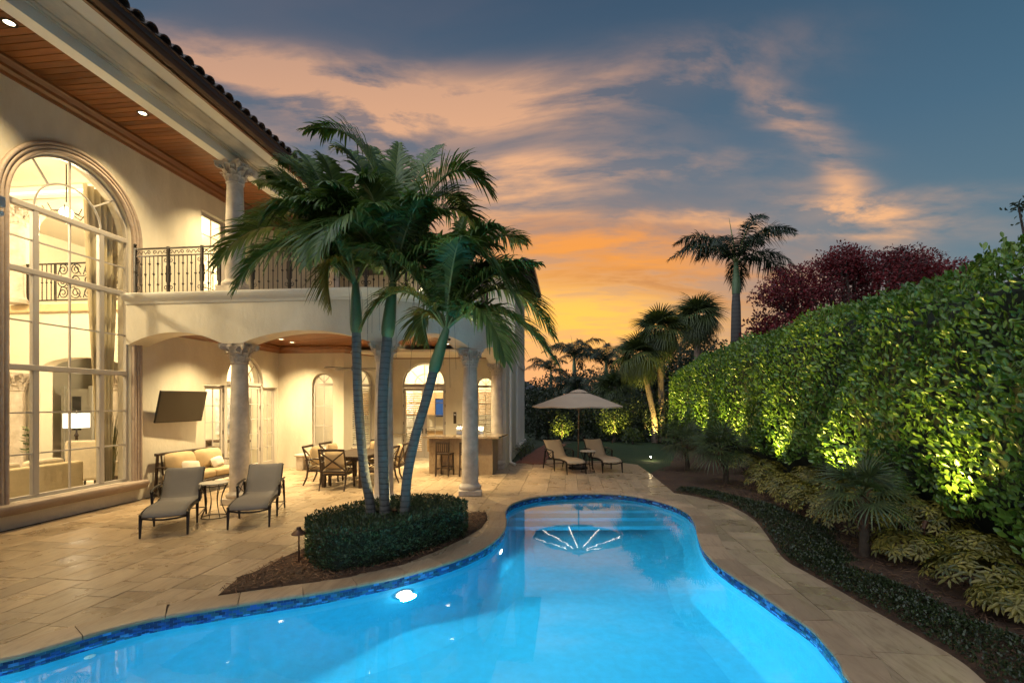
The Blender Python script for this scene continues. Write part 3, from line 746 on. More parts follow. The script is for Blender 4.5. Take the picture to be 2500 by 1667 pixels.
# ---- back walls of the loggia
BW = [(-8.85, 14.02), (-6.78, 14.10), (-6.02, 16.30), (-1.95, 16.62)]
def backwall(a, b, holes, name='loggia_wall'):
    a, b = Vector((*a, 0)), Vector((*b, 0)); ud = (b-a).normalized(); L = (b-a).length
    hp(MB().plate(a, ud, (0, 0, 1), [(0, 0), (L, 0), (L, 3.75), (0, 3.75)], .25, holes), name, M_STUCCO); return a, ud
def u_on(px, a, b):
    """distance along a wall line where a picture column meets it"""
    u = (px-CX)/FPX; dx, dy = u*CA-SA, u*SA+CA; a, b = Vector(a), Vector(b); e = (b-a).normalized()
    det = dx*(-e.y)+dy*e.x; t = (a.x*(-e.y)+a.y*e.x)/det; p = Vector((dx*t, dy*t)); return (p-a).dot(e)
def arched(a, b, px0, px1, z0, zs, louvre=False):
    u0, u1 = u_on(px0, a, b), u_on(px1, a, b); return u0, u1, arch_loop(u0, u1, z0, zs, n=18)
def small_window(a, ud, u0, u1, z0, zs, louvre):
    org = a-Vector((ud.y, -ud.x, 0))*.11
    leaf(org, ud, u0, u1, z0, zs, 2, 3, 'arched_window', stile=.05, bot=.06, louvre=louvre)
    fan_light(org, ud, (u0+u1)/2, (u1-u0)/2-.003, zs, small=0, spokes=(50, 90, 130), w=.045)
    nd = Vector((ud.y, -ud.x, 0)); p = a+nd*.03
    hp(MB().box((a+ud*(u0+u1)/2+nd*.03+Vector((0, 0, z0-.04))), (u1-u0+.16, .12, .07), math.atan2(ud.y, ud.x)), 'window_sill', M_STUCCO)
w1 = arched(BW[0], BW[1], 762, 813, .62, 2.57); a, ud = backwall(BW[0], BW[1], [w1[2]]); small_window(a, ud, w1[0], w1[1], .62, 2.57, False)
w2 = arched(BW[1], BW[2], 861, 914, .62, 2.57); a, ud = backwall(BW[1], BW[2], [w2[2]]); small_window(a, ud, w2[0], w2[1], .62, 2.57, True)
d0, d1 = u_on(982, BW[2], BW[3]), u_on(1088, BW[2], BW[3]); w3 = arched(BW[2], BW[3], 1164, 1207, .75, 2.57)
a, ud = backwall(BW[2], BW[3], [arch_loop(d0, d1, .05, 2.62, n=20), w3[2]]); small_window(a, ud, w3[0], w3[1], .75, 2.57, True)
org = a-Vector((ud.y, -ud.x, 0))*.10; dm = (d0+d1)/2
leaf(org, ud, d0+.02, dm-.004, .06, 2.50, 2, 5, 'door', louvre=True, hand=dm-.06, hinge=d0+.03)
leaf(org, ud, dm+.004, d1-.02, .06, 2.50, 2, 5, 'door', louvre=False, hand=dm+.06, hinge=d1-.03)
hp(MB().box(org+ud*dm+Vector((0, 0, 2.56)), (d1-d0, .1, .10), math.atan2(ud.y, ud.x)), 'door_head', M_FRAME)
fan_light(org, ud, dm, (d1-d0)/2-.01, 2.61)
hp(MB().box(a+ud*dm+Vector((ud.y, -ud.x, 0))*.12+Vector((0, 0, .035)), (d1-d0+.2, .34, .07), math.atan2(ud.y, ud.x)), 'door_step', M_STONE)
# ---- arcade
C1, C2, C3, C4 = (-6.56, 9.07), (-3.56, 9.12), (-2.12, 10.48), (-2.13, 14.65)
def rounded(pts, r=.5, n=6):
    out = [Vector(pts[0])]
    for a, b, c in zip(pts, pts[1:], pts[2:]):
        a, b, c = Vector(a), Vector(b), Vector(c); p = b+(a-b).normalized()*r; q = b+(c-b).normalized()*r
        out += [(p*(1-t)**2+b*2*t*(1-t)+q*t*t) for t in [k/n for k in range(n+1)]]
    return out+[Vector(pts[-1])]
PATHC = rounded([(-8.85, 9.05), (-3.5, 9.08), (-2.1, 10.42), (-2.12, 17.9)], .55)
FINE = resample([tuple(p) for p in PATHC], .06, False)
def s_of(pt):
    L = 0; best = (9e9, 0)
    for a, b in zip(FINE, FINE[1:]):
        d = (Vector(a)-Vector(pt)).length
        if d < best[0]: best = (d, L)
        L += (Vector(b)-Vector(a)).length
    return best[1]
S = [0.0]+[s_of(c) for c in (C1, C2, C3, C4)]
def zbot(s):
    for a, b in zip(S, S[1:]):
        a2, b2 = a+.21, b-.21
        if a == 0: a2 = .06
        if a2 <= s <= b2:
            w = (b2-a2)/2; h = .235; r = (w*w+h*h)/(2*h); x = s-(a2+b2)/2; return 3.19+h-r+math.sqrt(max(0, r*r-x*x))
    if s > S[4]+.2: return 0.0
    return 3.19
vs = []; fs = []; L = 0; HW = .23; N = len(FINE)
for i, p in enumerate(FINE):
    a = Vector(FINE[max(i-1, 0)]); b = Vector(FINE[min(i+1, N-1)]); t_ = (b-a).normalized(); nr = Vector((t_.y, -t_.x))
    if i: L += (Vector(p)-Vector(FINE[i-1])).length
    zb = zbot(L)
    for o_, z in ((HW, zb), (HW, 4.0), (-HW, 4.0), (-HW, zb)): vs.append((p[0]+nr.x*o_, p[1]+nr.y*o_, z))
for i in range(N-1):
    for k in range(4): fs.append((4*i+k, 4*i+(k+1) % 4, 4*i+4+(k+1) % 4, 4*i+4+k))
fs.append((4*(N-1), 4*(N-1)+1, 4*(N-1)+2, 4*(N-1)+3))
hp(MB().add(vs, fs), 'arcade_wall', M_STUCCO, smooth=35, recalc=True)
edge = resample([tuple(p) for p in PATHC], .12, False)
hp(MB().sweep(edge, [(-.6, 3.995), (.23, 3.995), (.25, 4.0), (.27, 4.05), (.33, 4.09), (.36, 4.14), (.37, 4.165), (.37, 4.185), (.30, 4.19), (.30, 4.215), (-.6, 4.215)]), 'balcony_moulding', M_WHITE, smooth=30, recalc=True)
fp = [(-8.85, 9.0), (-3.5, 9.03), (-2.2, 10.3), (-2.2, 17.9), (-8.85, 17.9)]
hp(MB().prism(fp, 3.9, 4.2), 'balcony_floor', M_STONE)
# ---- ceiling boards of the loggia
cpoly = [(-8.86, 9.2), (-3.55, 9.25), (-2.25, 10.5), (-2.25, 16.7), (-8.86, 16.7)]
ceil = hp(MB().prism(cpoly, 3.765, 3.80), 'loggia_ceiling', M_WOODT)
def clip(poly, nx, ny, d):
    out = []
    for i in range(len(poly)):
        a, b = poly[i-1], poly[i]; da, db = a[0]*nx+a[1]*ny-d, b[0]*nx+b[1]*ny-d
        if (da >= 0) != (db >= 0): k = da/(da-db); out.append((a[0]+(b[0]-a[0])*k, a[1]+(b[1]-a[1])*k))
        if db >= 0: out.append(b)
    return out
ang = R(-25.6); nx, ny = -math.sin(ang), math.cos(ang); ds = [p[0]*nx+p[1]*ny for p in cpoly]; d = min(ds)
while d < max(ds):
    q = clip(clip(cpoly, nx, ny, d+.006), -nx, -ny, -(d+.127))
    if len(q) > 2: 
        c = (sum(p[0] for p in q)/len(q), sum(p[1] for p in q)/len(q))
        b_ = MB().prism([(p[0]-c[0], p[1]-c[1]) for p in q], 3.742, 3.76).build('board', M_WOOD); b_.location = (*c, 0); par(b_, ceil)
    d += .135
hp(MB().sweep(BW, [(0, 3.52), (.03, 3.52), (.05, 3.57), (.09, 3.62), (.11, 3.69), (.15, 3.70), (.15, 3.741), (0, 3.741)]), 'crown_moulding', M_WOODT, recalc=True)
hp(MB().sweep([(-8.85, 9.3), (-8.85, 14.0)], [(0, 3.52), (.03, 3.52), (.05, 3.57), (.09, 3.62), (.11, 3.69), (.15, 3.70), (.15, 3.741), (0, 3.741)]), 'crown_moulding', M_WOODT, recalc=True)
# ---- columns
def capital_mesh():
    m = MB(); m.lathe([(.150, 0), (.165, .012), (.168, .03), (.150, .042), (.142, .05), (.138, .16), (.155, .26), (.195, .34)], 24)
    def acan(r0, z0, h, w, a, out):
        ca, sa = math.cos(a), math.sin(a); rows = 7; vs = []; fs = []
        for k in range(rows+1):
            t = k/rows; rr = r0+.012+out*max(0, t-.45)**1.5*2.2; z = z0+h*(t if t < .85 else .85-(t-.85)*.6); ww = w*(.75+.45*math.sin(PI*min(t, .9)))*(1 if t < .8 else .75)*(1+.14*(k % 2))
            for q in (-1, -.35, 0, .35, 1):
                off = .014*(1-abs(q)) + (-.006 if abs(q) == .35 else 0)
                x, y = rr+off, q*ww; vs.append((x*ca-y*sa, x*sa+y*ca, z-.012*abs(q)))
        for k in range(rows):
            for q in range(4): i = k*5+q; fs.append((i, i+1, i+6, i+5))
        m.add(vs, fs)
    for k in range(8): acan(.142, .05, .13, .05, 2*PI*k/8, .06)
    for k in range(8): acan(.148, .10, .17, .045, 2*PI*(k+.5)/8, .085)
    for k in range(4):
        a = PI/4+k*PI/2; ca, sa = math.cos(a), math.sin(a)
        sp = [(.235+.052*(1-t*.75)*math.cos(2.6-t*8.5), .315+.052*(1-t*.75)*math.sin(2.6-t*8.5)) for t in [i/18 for i in range(19)]]
        pts = [(.165, .20), (.19, .27)]+sp
        m.tube([(r*ca, r*sa, z) for r, z in pts], .017, 6)
        m.box((.225*ca, .225*sa, .34), (.06, .045, .05), a)
        b = k*PI/2; cb, sb = math.cos(b), math.sin(b)
        for s_ in (-1, 1):
            pts = [(.03*s_, .2), (.05*s_, .28)]+[(s_*(.07+.026*(1-t*.7)*math.cos(2.6-t*7)), .318+.026*(1-t*.7)*math.sin(2.6-t*7)) for t in [i/10 for i in range(11)]]
            m.tube([((.185)*cb-u*sb, (.185)*sb+u*cb, z) for u, z in pts], .010, 5)
        m.box((.205*cb, .205*sb, .362), (.05, .06, .055), b)
    ab = []
    for k in range(4):
        a0 = -PI/4+k*PI/2
        p, q = Vector((.285*math.cos(a0), .285*math.sin(a0))), Vector((.285*math.cos(a0+PI/2), .285*math.sin(a0+PI/2))); mid = (p+q)/2
        for t in [i/7 for i in range(7)]:
            v = p.lerp(q, t+.02) ; inn = -mid.normalized()*.045*math.sin(PI*t); ab.append((v.x+inn.x, v.y+inn.y))
    m.prism(ab, .345, .385); m.prism([(x*1.03, y*1.03) for x, y in ab], .385, .40)
    m.v = [(x*(1+.36*(max(0, z)/.4)**1.6), y*(1+.36*(max(0, z)/.4)**1.6), z) for x, y, z in m.v]
    return m.mesh('capital', M_STONE, 45)
CAPM = capital_mesh()
SHAFT = {}
def column(x, y, z0, z1, rz=0.0, name='column'):
    col = bpy.data.objects.new(name, None); COL.objects.link(col); col.location = (x, y, z0); par(col, house); col.rotation_euler = (0, 0, rz)
    h = z1-z0
    MB().box((0, 0, .06), (.50, .50, .12)).build('plinth', M_STONE, col, bevel=.01)
    MB().lathe([(.20, .12), (.235, .125), (.248, .15), (.248, .185), (.235, .21), (.205, .225), (.20, .24), (.188, .255)], 32).build('base', M_STONE, col, smooth=50)
    hs = h-.40; n_ = 10; key = round(h, 2)
    if key not in SHAFT:
        SHAFT[key] = MB().lathe([(.183-.035*max(0, (k/n_-.25)/.75)**1.4, .25+(hs-.25)*k/n_) for k in range(n_+1)], 36).mesh('shaft', M_STONE, 60)
    link('shaft', SHAFT[key], col)
    c = link('capital', CAPM, col); c.location = (0, 0, hs)
    return col
for (x, y), rz in ((C1, 0), (C2, R(22)), (C3, R(12)), (C4, 0)): column(x, y, 0, 3.19, rz)
column(-6.66, 9.07, 4.215, 6.80); column(-6.5, 4.50, 4.215, 6.80); column(-6.66, 13.2, 4.215, 6.80)
# balcony corner on the near side of the great window
hp(MB().bx(-8.85, -6.36, -2.5, 4.60, 3.9, 4.1), 'balcony_floor', M_WHITE)
hp(MB().sweep([(-6.36, -2.5), (-6.36, 4.60), (-8.85, 4.60)], [(-.3, 3.95), (0, 3.95), (.02, 4.0), (.06, 4.06), (.12, 4.12), (.12, 4.16), (.08, 4.165), (.08, 4.215), (-.3, 4.215)]), 'balcony_moulding', M_WHITE, smooth=30, recalc=True)
# ---- upper storey, roof and eaves
hp(MB().plate((-8.85, 17.9, 4.2), (1, 0, 0), (0, 0, 1), [(0, 0), (6.9, 0), (6.9, 2.75), (0, 2.75)], .25, [[(3.2, .02), (4.9, .02), (4.9, 2.3), (3.2, 2.3)]]), 'upper_wall', M_STUCCO)
leaf((-8.85, 17.98, 0), (1, 0, 0), 3.22, 4.05, 4.24, 6.48, 2, 5, 'balcony_door'); leaf((-8.85, 17.98, 0), (1, 0, 0), 4.06, 4.88, 4.24, 6.48, 2, 5, 'balcony_door')
hp(MB().bx(-2.35, -1.92, 17.85, 22.0, 0, 6.95), 'side_wall', M_STUCCO)
hp(MB().bx(-6.82, -6.62, -2.5, 17.0, 6.80, 7.46), 'eave_beam', M_WHITE)
hp(MB().sweep([(-6.62, -2.5), (-6.62, 17.0)], [(-.01, 6.955), (.03, 6.955), (.04, 6.975), (.08, 6.98), (.09, 7.0), (.13, 7.005), (.18, 7.02), (.25, 7.06), (.29, 7.085), (.295, 7.10), (.34, 7.105), (.40, 7.125), (.40, 7.14), (-.01, 7.16)]), 'cornice', M_CORNICE, smooth=25, recalc=True)
hp(MB().bx(-6.3, -5.94, -2.5, 17.0, 7.10, 7.135), 'eave_soffit', M_WHITE)
hp(MB().sweep([(-5.94, -2.5), (-5.94, 17.0)], [(0, 7.05), (.05, 7.05), (.10, 7.07), (.115, 7.12), (.13, 7.15), (.13, 7.22), (.15, 7.23), (.15, 7.25), (.12, 7.25), (.11, 7.21), (0, 7.21)]), 'gutter', M_GUTTER, recalc=True)
hp(MB().bx(-5.98, -5.935, -2.5, 17.0, 7.02, 7.25), 'fascia', M_WOODT)
sf = hp(MB().bx(-8.86, -6.8, -2.5, 17.8, 7.478, 7.50), 'soffit', M_WOODT)
bmsh = MB().box((0, 0, 0), (2.03, .122, .014)).mesh('board', M_WOOD); y = 2.0
while y < 15.5:
    o = link('board', bmsh); o.location = (-7.835, y, 7.466); par(o, sf); y += .136
hp(MB().sweep([(WX, -2.5), (WX, 17.8)], [(0, 7.20), (.035, 7.20), (.05, 7.25), (.09, 7.29), (.10, 7.34), (.14, 7.39), (.16, 7.41), (.16, 7.459), (0, 7.459)]), 'crown_moulding', M_WOODT, recalc=True)
sl_ = math.tan(R(20)); roof = hp(MB().add([(-5.84, -2.5, 7.23), (-5.84, 17.2, 7.23), (-13, 17.2, 7.23+7.16*sl_), (-13, -2.5, 7.23+7.16*sl_)], [(0, 1, 2, 3)]), 'roof', M_TILE)
def tile_mesh():
    vs = []; fs = []; n_ = 8
    for k, (x, r) in enumerate(((0, .098), (-.42, .080))):
        for rad in (r, r-.016):
            for i in range(n_+1): a = PI*i/n_; vs.append((x, rad*math.cos(a), rad*math.sin(a)*.85+(.0 if k == 0 else .02)))
    m = n_+1
    for i in range(n_): fs += [(i, i+1, 2*m+i+1, 2*m+i), (m+i, 3*m+i, 3*m+i+1, m+i+1), (i, m+i, m+i+1, i+1)]
    fs += [(0, 2*m, 3*m, m), (n_, m+n_, 3*m+n_, 2*m+n_)]
    return MB().add(vs, fs).mesh('tile', M_TILE, 50)
TMESH = tile_mesh()
for row in range(3):
    y = .6
    while y < 14.6:
        if not (row and y > 11):
            o = link('tile', TMESH); o.location = (-5.76-row*.36, y+random.uniform(-.006, .006), 7.245+row*.36*sl_+random.uniform(-.004, .006)); o.rotation_euler = (0, R(20)+random.uniform(-.02, .02), random.uniform(-.02, .02)); par(o, roof)
        y += .222
# right wing roof
hp(MB().prism([(-9, 17.25), (-1.35, 17.25), (-1.35, 22.6), (-9, 22.6)], 6.90, 6.95), 'eave_soffit', mat('dark_soffit', (.10, .075, .06), .8, .1))
hp(MB().add([(-9, 17.2, 6.95), (-1.3, 17.2, 6.95), (-1.3, 22.7, 6.95), (-9, 22.7, 6.95), (-4.1, 20, 7.9), (-9, 20, 7.9)], [(0, 1, 4, 5), (1, 2, 4), (2, 3, 5, 4)]), 'roof', M_TILE)
hp(MB().sweep([(-9, 17.2), (-1.3, 17.2), (-1.3, 22.7)], [(0, 6.88), (.1, 6.90), (.12, 7.0), (.12, 7.02), (0, 7.02)]), 'gutter', M_GUTTER, recalc=True)
y = 17.3
while y < 22.6:
    o = link('tile', TMESH); o.location = (-1.24, y, 7.02); o.rotation_euler = (0, R(18), 0); par(o, house); y += .222
# ---- wing wall beyond the loggia: bay window, downpipe
bay = hp(MB().bx(-2.0, -1.72, 17.95, 20.6, .30, .44), 'bay_sill', M_WHITE, bevel=.03)
for y in (18.0, 18.62, 19.24, 19.86, 20.5): hp(MB().bx(-1.93, -1.80, y-.07, y+.07, .44, 3.35), 'pilaster', M_WHITE, bay)
hp(MB().bx(-1.93, -1.78, 17.9, 20.6, 3.35, 3.55), 'bay_head', M_WHITE, bay)
for y in (18.31, 18.93, 19.55, 20.18): hp(MB().bx(-1.915, -1.90, y-.25, y+.25, .46, 3.34), 'pane', mat('dim_glass', (.10, .09, .06), .08, .1), bay)
dp = hp(MB().tube([(-1.88, 15.35, 3.30), (-1.80, 15.35, 3.24), (-1.80, 15.35, 3.1), (-1.80, 15.35, .16), (-1.76, 15.30, .08), (-1.62, 15.2, .05)], .045, 8), 'downpipe', M_WHITE, smooth=50)
hp(MB().tube([(-1.86, 15.35, 3.30), (-1.86, 14.98, 3.34)], .045, 8), 'elbow', M_WHITE, dp, smooth=50)
def security_camera(p, aim, label):
    t_ = thing('security_camera', p, 0, label, 'camera', 'security cameras on the arcade wall')
    a = Vector(aim).normalized(); MB().tube([a*-.02, a*.10], .032, 12).build('body', M_WHITE, t_, smooth=40); MB().tube([a*.10, a*.112], [.032, .024], 12).build('lens', M_BRASS, t_, smooth=40); MB().bar((0, 0, 0), (-.03, .04, .05), .02).build('bracket', M_WHITE, t_)
security_camera(onX(1209, 816, -1.84), (.3, -.9, -.35), 'small round security camera on the side of the arcade')
security_camera(at(1097, 826, 10.3), (.2, -.9, -.3), 'small dark security camera beside the leaning palm')

# ---- wrought-iron railings
def spiral(c, r, turns, a0, e1, e2, n=14, sgn=1):
    out = []
    for k in range(n+1):
        t = k/n; a = a0+sgn*turns*2*PI*t; q = r*(1-.78*t); out.append(Vector(c)+Vector(e1)*q*math.cos(a)+Vector(e2)*q*math.sin(a))
    return out
def rail_panel(a, b, z0, h, parent, fancy=True):
    """one bay between posts: rails, balusters with knots, corner scrolls, frieze scrolls"""
    a, b = Vector((*a, 0)), Vector((*b, 0)); e = (b-a).normalized(); L = (b-a).length; Z = Vector((0, 0, 1))
    P = lambda u, z: a+e*u+Z*(z0+z)
    for zz, ww in ((h, .05), (h-.15, .02), (.035, .02)): hp(MB().bar(P(0, zz), P(L, zz), ww, .022), 'rail', M_IRON, parent)
    nb = max(4, round(L/.095)); z1, z2 = .05, h-.16
    for i in range(nb):
        u = L*(i+.5)/nb
        m = MB()
        if i in (0, nb-1):
            m.bar(P(u, z1+.2), P(u, z2-.2), .013)
            s = 1 if i == 0 else -1; u0 = 0 if i == 0 else L
            for zz, sg in ((z2-.09, 1), (z1+.09, -1)):
                m.tube([P(u, (zz-sg*.115))]+[P(u0+s*.01, zz-sg*.05)] + spiral(P(u0+s*.055, zz), .052, 1.25, PI if s > 0 else 0, e, Z, 14, sgn=-sg*s), .007, 5)
        else: m.bar(P(u, z1), P(u, z2), .013)
        zk = (z1+z2)/2 if i % 2 == 0 else None
        for zz in ([zk] if zk else [z1+.15, z2-.15]):
            if i in (0, nb-1): zz = (z1+z2)/2
            p = P(u, zz); m.lathe([(.006, -.03), (.017, -.014), (.024, 0), (.017, .014), (.006, .03)], 8, p)
        hp(m, 'baluster', M_IRON, parent)
    nf = 2
    for i in range(nf):
        u0, u1 = L*i/nf+.02, L*(i+1)/nf-.02; zc = h-.078; m = MB()
        m.tube(spiral(P(u0+.045, zc), .045, 1.2, 0, e, Z, 12, 1)[::-1]+[P(u0+.12, zc-.03), P((u0+u1)/2-.02, zc+.02)], .007, 5)
        m.tube(spiral(P(u1-.045, zc), .045, 1.2, PI, e, Z, 12, -1)[::-1]+[P(u1-.12, zc-.03), P((u0+u1)/2+.02, zc+.02)], .007, 5)
        m.tube([P((u0+u1)/2-.03, zc+.02), P((u0+u1)/2+.03, zc+.02)], .007, 5)
        hp(m, 'scroll', M_IRON, parent)
def post(p, z0, h, parent, ball=False):
    m = MB().bar((p[0], p[1], z0), (p[0], p[1], z0+h), .045, .045)
    if ball: m.lathe([(.012, 0), (.03, .01), (.014, .022), (.012, .03), (.028, .045), (.031, .06), (.024, .078), (.004, .088)], 12, (p[0], p[1], z0+h))
    hp(m, 'post', M_IRON, parent)
def railing(nodes, z0, h, balls=()):
    top = hp(MB().bar((*nodes[0], z0+.02), (*nodes[0], z0+.04), .06, .06), 'railing', M_IRON)
    for i, p in enumerate(nodes): post(p, z0, h+.03, top, i in balls)
    for a, b in zip(nodes, nodes[1:]):
        a_, b_ = Vector(a), Vector(b)
        if (b_-a_).length > .05: rail_panel(tuple(a_), tuple(b_), z0, h, top)
    return top
ry = 8.94; railing([(-8.76, ry), (-8.02, ry), (-7.28, ry), (-6.9, ry)], 4.215, .93, (0,))
RA = resample([tuple(p) for p in rounded([(-6.2, ry), (-3.47, ry+.03), (-1.98, 10.42), (-1.99, 17.4)], .6)], .78, False)
railing(RA[:9], 4.215, .93)
# ================================================================== ROOMS BEHIND THE GLASS (seen through windows)
def inpart(mb, name='room_wall', m=M_INWALL, **kw): return hp(mb, name, m, **kw)
RX0, RY0, RY1, RZ = -17.0, 1.5, 10.9, 7.9
inpart(MB().bx(RX0-.2, RX0, RY0, 18, 0, RZ)); inpart(MB().bx(RX0, WX-.3, RY0-.2, RY0, 0, RZ))
inpart(MB().bx(RX0, WX-.3, RY0, 18, -.03, .004), 'room_floor', M_INFLOOR); inpart(MB().bx(RX0, WX-.02, RY0, 10.95, RZ-.4, RZ), 'room_ceiling')
def uX(px): return -onY(px, 979, RY1).x      # along the inner wall
lo = arch_loop(-onY(292, 979, RY1).x*-1, 0, 0, 0) if False else None
xa, xb = onY(98, 979, RY1).x, onY(300, 979, RY1).x
lower = arch_loop(xa-RX0, xb-RX0, .01, 2.86, .30, 18)
xu0, xu1 = onY(62, 979, RY1).x, onY(322, 979, RY1).x
upper = arch_loop(xu0-RX0, xu1-RX0, 4.56, 6.45, .75, 18)
inpart(MB().plate((RX0, RY1, 0), (1, 0, 0), (0, 0, 1), [(0, 0), (-RX0+WX-.3, 0), (-RX0+WX-.3, RZ), (0, RZ)], .3, [lower, upper]))
hp(MB().bx(RX0, WX-.3, RY1-.14, RY1-.002, 7.18, 7.5), 'cornice', M_INWALL, bevel=.05)
hp(MB().bx(RX0, WX-.3, RY1-.10, RY1-.002, 4.30, 4.50), 'gallery_band', mat('gallery_trim', (.62, .46, .26), .6, .1), bevel=.02)
inpart(MB().bx(RX0, WX-.3, RY1+.3, 16.4, 3.7, 4.45), 'gallery_floor'); inpart(MB().bx(RX0, WX-.3, 15.9, 16.1, 0, RZ)); inpart(MB().bx(RX0, WX-.3, RY1+.3, 16, 7.5, 7.6), 'room_ceiling')
cv = hp(MB().bx(RX0+1, WX-.5, RY1-.13, RY1-.05, 7.19, 7.21).xf(Matrix.Translation((0, 0, .02))), 'cove_light', emit('cove_glow', (1, .86, .58), 3.0))
cv.location = (0, -.12, .05)
# gallery railing with big scrolls
gr = hp(MB().bar((xu0-.1, RY1-.05, 5.52), (xu1+.2, RY1-.05, 5.52), .05, .03).bar((xu0-.1, RY1-.05, 4.6), (xu1+.2, RY1-.05, 4.6), .03, .03), 'gallery_railing', M_IRON)
ex, ez = Vector((1, 0, 0)), Vector((0, 0, 1)); yy = RY1-.05
for px in (68, 135): 
    p = onY(px, 979, yy); hp(MB().bar((p.x, yy, 4.58), (p.x, yy, 5.52), .04), 'post', M_IRON, gr)
for k in range(6):
    p = onY(70+11*k, 979, yy); hp(MB().bar((p.x, yy, 4.6), (p.x, yy, 5.52), .016).lathe([(.008, -.03), (.026, 0), (.008, .03)], 8, (p.x, yy, 5.05)), 'baluster', M_IRON, gr)
x0 = onY(137, 979, yy).x; random.seed(3)
for i in range(5):
    for j in range(3):
        c = Vector((x0+.2+i*.36, yy, 4.78+.29*j)); s_ = 1 if (i+j) % 2 else -1
        hp(MB().tube(spiral(c, .15, 1.6, random.uniform(0, 6), ex, ez, 22, s_), .013, 5), 'scroll', M_IRON, gr)
        hp(MB().tube([c+ex*-.17*s_+ez*.12, c+ex*-.05+ez*.15, c+ex*.15*s_+ez*-.13], .012, 5), 'scroll', M_IRON, gr)
# pilasters with capitals
for (px, z0, z1) in ((36, 4.5, 6.9), (36, 0, 2.75), (285, 0, 2.75)):
    p = onY(px, 979, RY1-.25); col = bpy.data.objects.new('pilaster', None); COL.objects.link(col); col.location = (p.x, RY1-.24, z0); par(col, house)
    MB().lathe([(.24, 0), (.25, .1), (.21, .14), (.20, .2), (.185, z1-z0-.5), (.185, z1-z0-.42)], 24).build('shaft', M_STONE, col, smooth=50); c = link('capital', CAPM, col); c.location = (0, 0, z1-z0-.45); c.scale = (1.25, 1.25, 1.12)
# hall beyond the arch: wall with a door, picture
hp(MB().bx(-14.5, -9.15, 14.2, 14.4, 0, 3.7), 'room_wall', M_INWALL)
dx0, dx1 = onY(163, 979, 14.2).x, onY(222, 979, 14.2).x
hd = hp(MB().bx(dx0, dx1, 14.15, 14.21, 0, 2.45), 'hall_door', M_WHITE, bevel=.01)
hp(MB().bx(dx0+.28, dx1-.3, 14.13, 14.16, 1.1, 2.2), 'pane', mat('dark_pane', (.05, .05, .05), .1, .1), hd)
for x_ in (dx0-.06, dx1+.06): hp(MB().bx(x_-.06, x_+.06, 14.12, 14.2, 0, 2.55), 'casing', M_WHITE, hd)
pc = tag(MB().bx(-11.05, -9.9, 14.13, 14.18, 1.0, 2.15).build('painting', mat('blue_painting', (.05, .16, .42), .5, .8, 2.5, base2=(.55, .62, .60))), 'blue landscape painting seen through the garden doors', 'painting')
tag(MB().bx(-11.2, -9.8, 13.75, 14.1, .78, .84).bx(-11.15, -11.05, 13.8, 14.05, 0, .78).bx(-9.95, -9.85, 13.8, 14.05, 0, .78).build('console_table', mat('dark_wood', (.05, .028, .015), .4, .2), bevel=.01), 'dark console table under the blue painting in the hall', 'table')
# kitchen behind the back walls
K0 = Vector((-8.6, 19.0, 0))
hp(MB().bx(-8.7, -2.2, 19.0, 19.2, 0, 3.6), 'room_wall', M_INWALL); hp(MB().bx(-8.7, -2.2, 14.3, 19.0, 3.55, 3.62), 'room_ceiling', M_INWALL); hp(MB().bx(-8.7, -2.2, 14.3, 19.0, 0, .012), 'room_floor', M_INFLOOR); hp(MB().bx(-2.36, -2.2, 15.0, 19.2, 0, 3.6), 'room_wall', M_INWALL)
M_CAB = mat('cabinet_wood', (.40, .26, .13), .4, .15, 3, stretch=(1, 1, 6)); M_CTR = mat('stone_counter', (.32, .27, .2), .2, .25, 20)
kt = thing('kitchen_units', (-5.6, 18.6, 0), 0, 'wooden kitchen cabinets with stone counter behind the arched windows', 'cabinet')
MB().bx(-3, 3, -.3, .3, 0, .9).build('base_cabinet', M_CAB, kt, bevel=.01); MB().bx(-3.03, 3.03, -.34, .3, .9, .95).build('counter', M_CTR, kt)
for k in range(6): MB().bx(-2.95+k, -2.05+k, .0, .35, 1.5, 2.4).build('wall_cabinet', M_CAB, kt, bevel=.01)
isl = thing('kitchen_island', (-6.6, 16.6, 0), 0, 'white kitchen island seen through the arched window', 'island')
MB().bx(-.9, .9, -.4, .4, 0, .88).build('base', M_WHITE, isl, bevel=.01); MB().bx(-1, 1, -.5, .5, .88, .93).build('counter', M_CTR, isl)
for k, (x_, y_) in enumerate(((-7.3, 15.7), (-6.4, 15.75))):
    s_ = thing('kitchen_stool', (x_, y_, 0), .2*k, ('pale stool with dark studded frame nearer the corner of the kitchen', 'pale stool with dark studded frame further along the kitchen island')[k], 'stool', 'kitchen stools')
    MB().bx(-.22, .22, -.22, .22, .62, .7).bx(-.22, .22, -.24, -.18, .7, 1.1).build('upholstery', mat('pale_fabric', (.62, .55, .44), .8, .1), s_, bevel=.02)
    for q in ((-.2, -.2), (.2, -.2), (-.2, .2), (.2, .2)): MB().bar((q[0], q[1], .62), (q[0]*1.1, q[1]*1.1, 0), .035).build('leg', M_BRASS, s_)
tvb = tag(MB().bx(0, .5, -.02, .02, 1.0, 1.7).build('kitchen_screen', mat('screen_off', (.008, .009, .012), .15, .1)), 'small dark screen glowing blue behind the glass doors', 'screen'); p = onY(1062, 979, 18.2); tvb.location = (p.x, 18.2, .45)
t_ = MB().bx(.04, .46, -.026, -.021, 1.04, 1.66).build('picture', emit('screen_picture', (.10, .22, .5), .6), tvb)
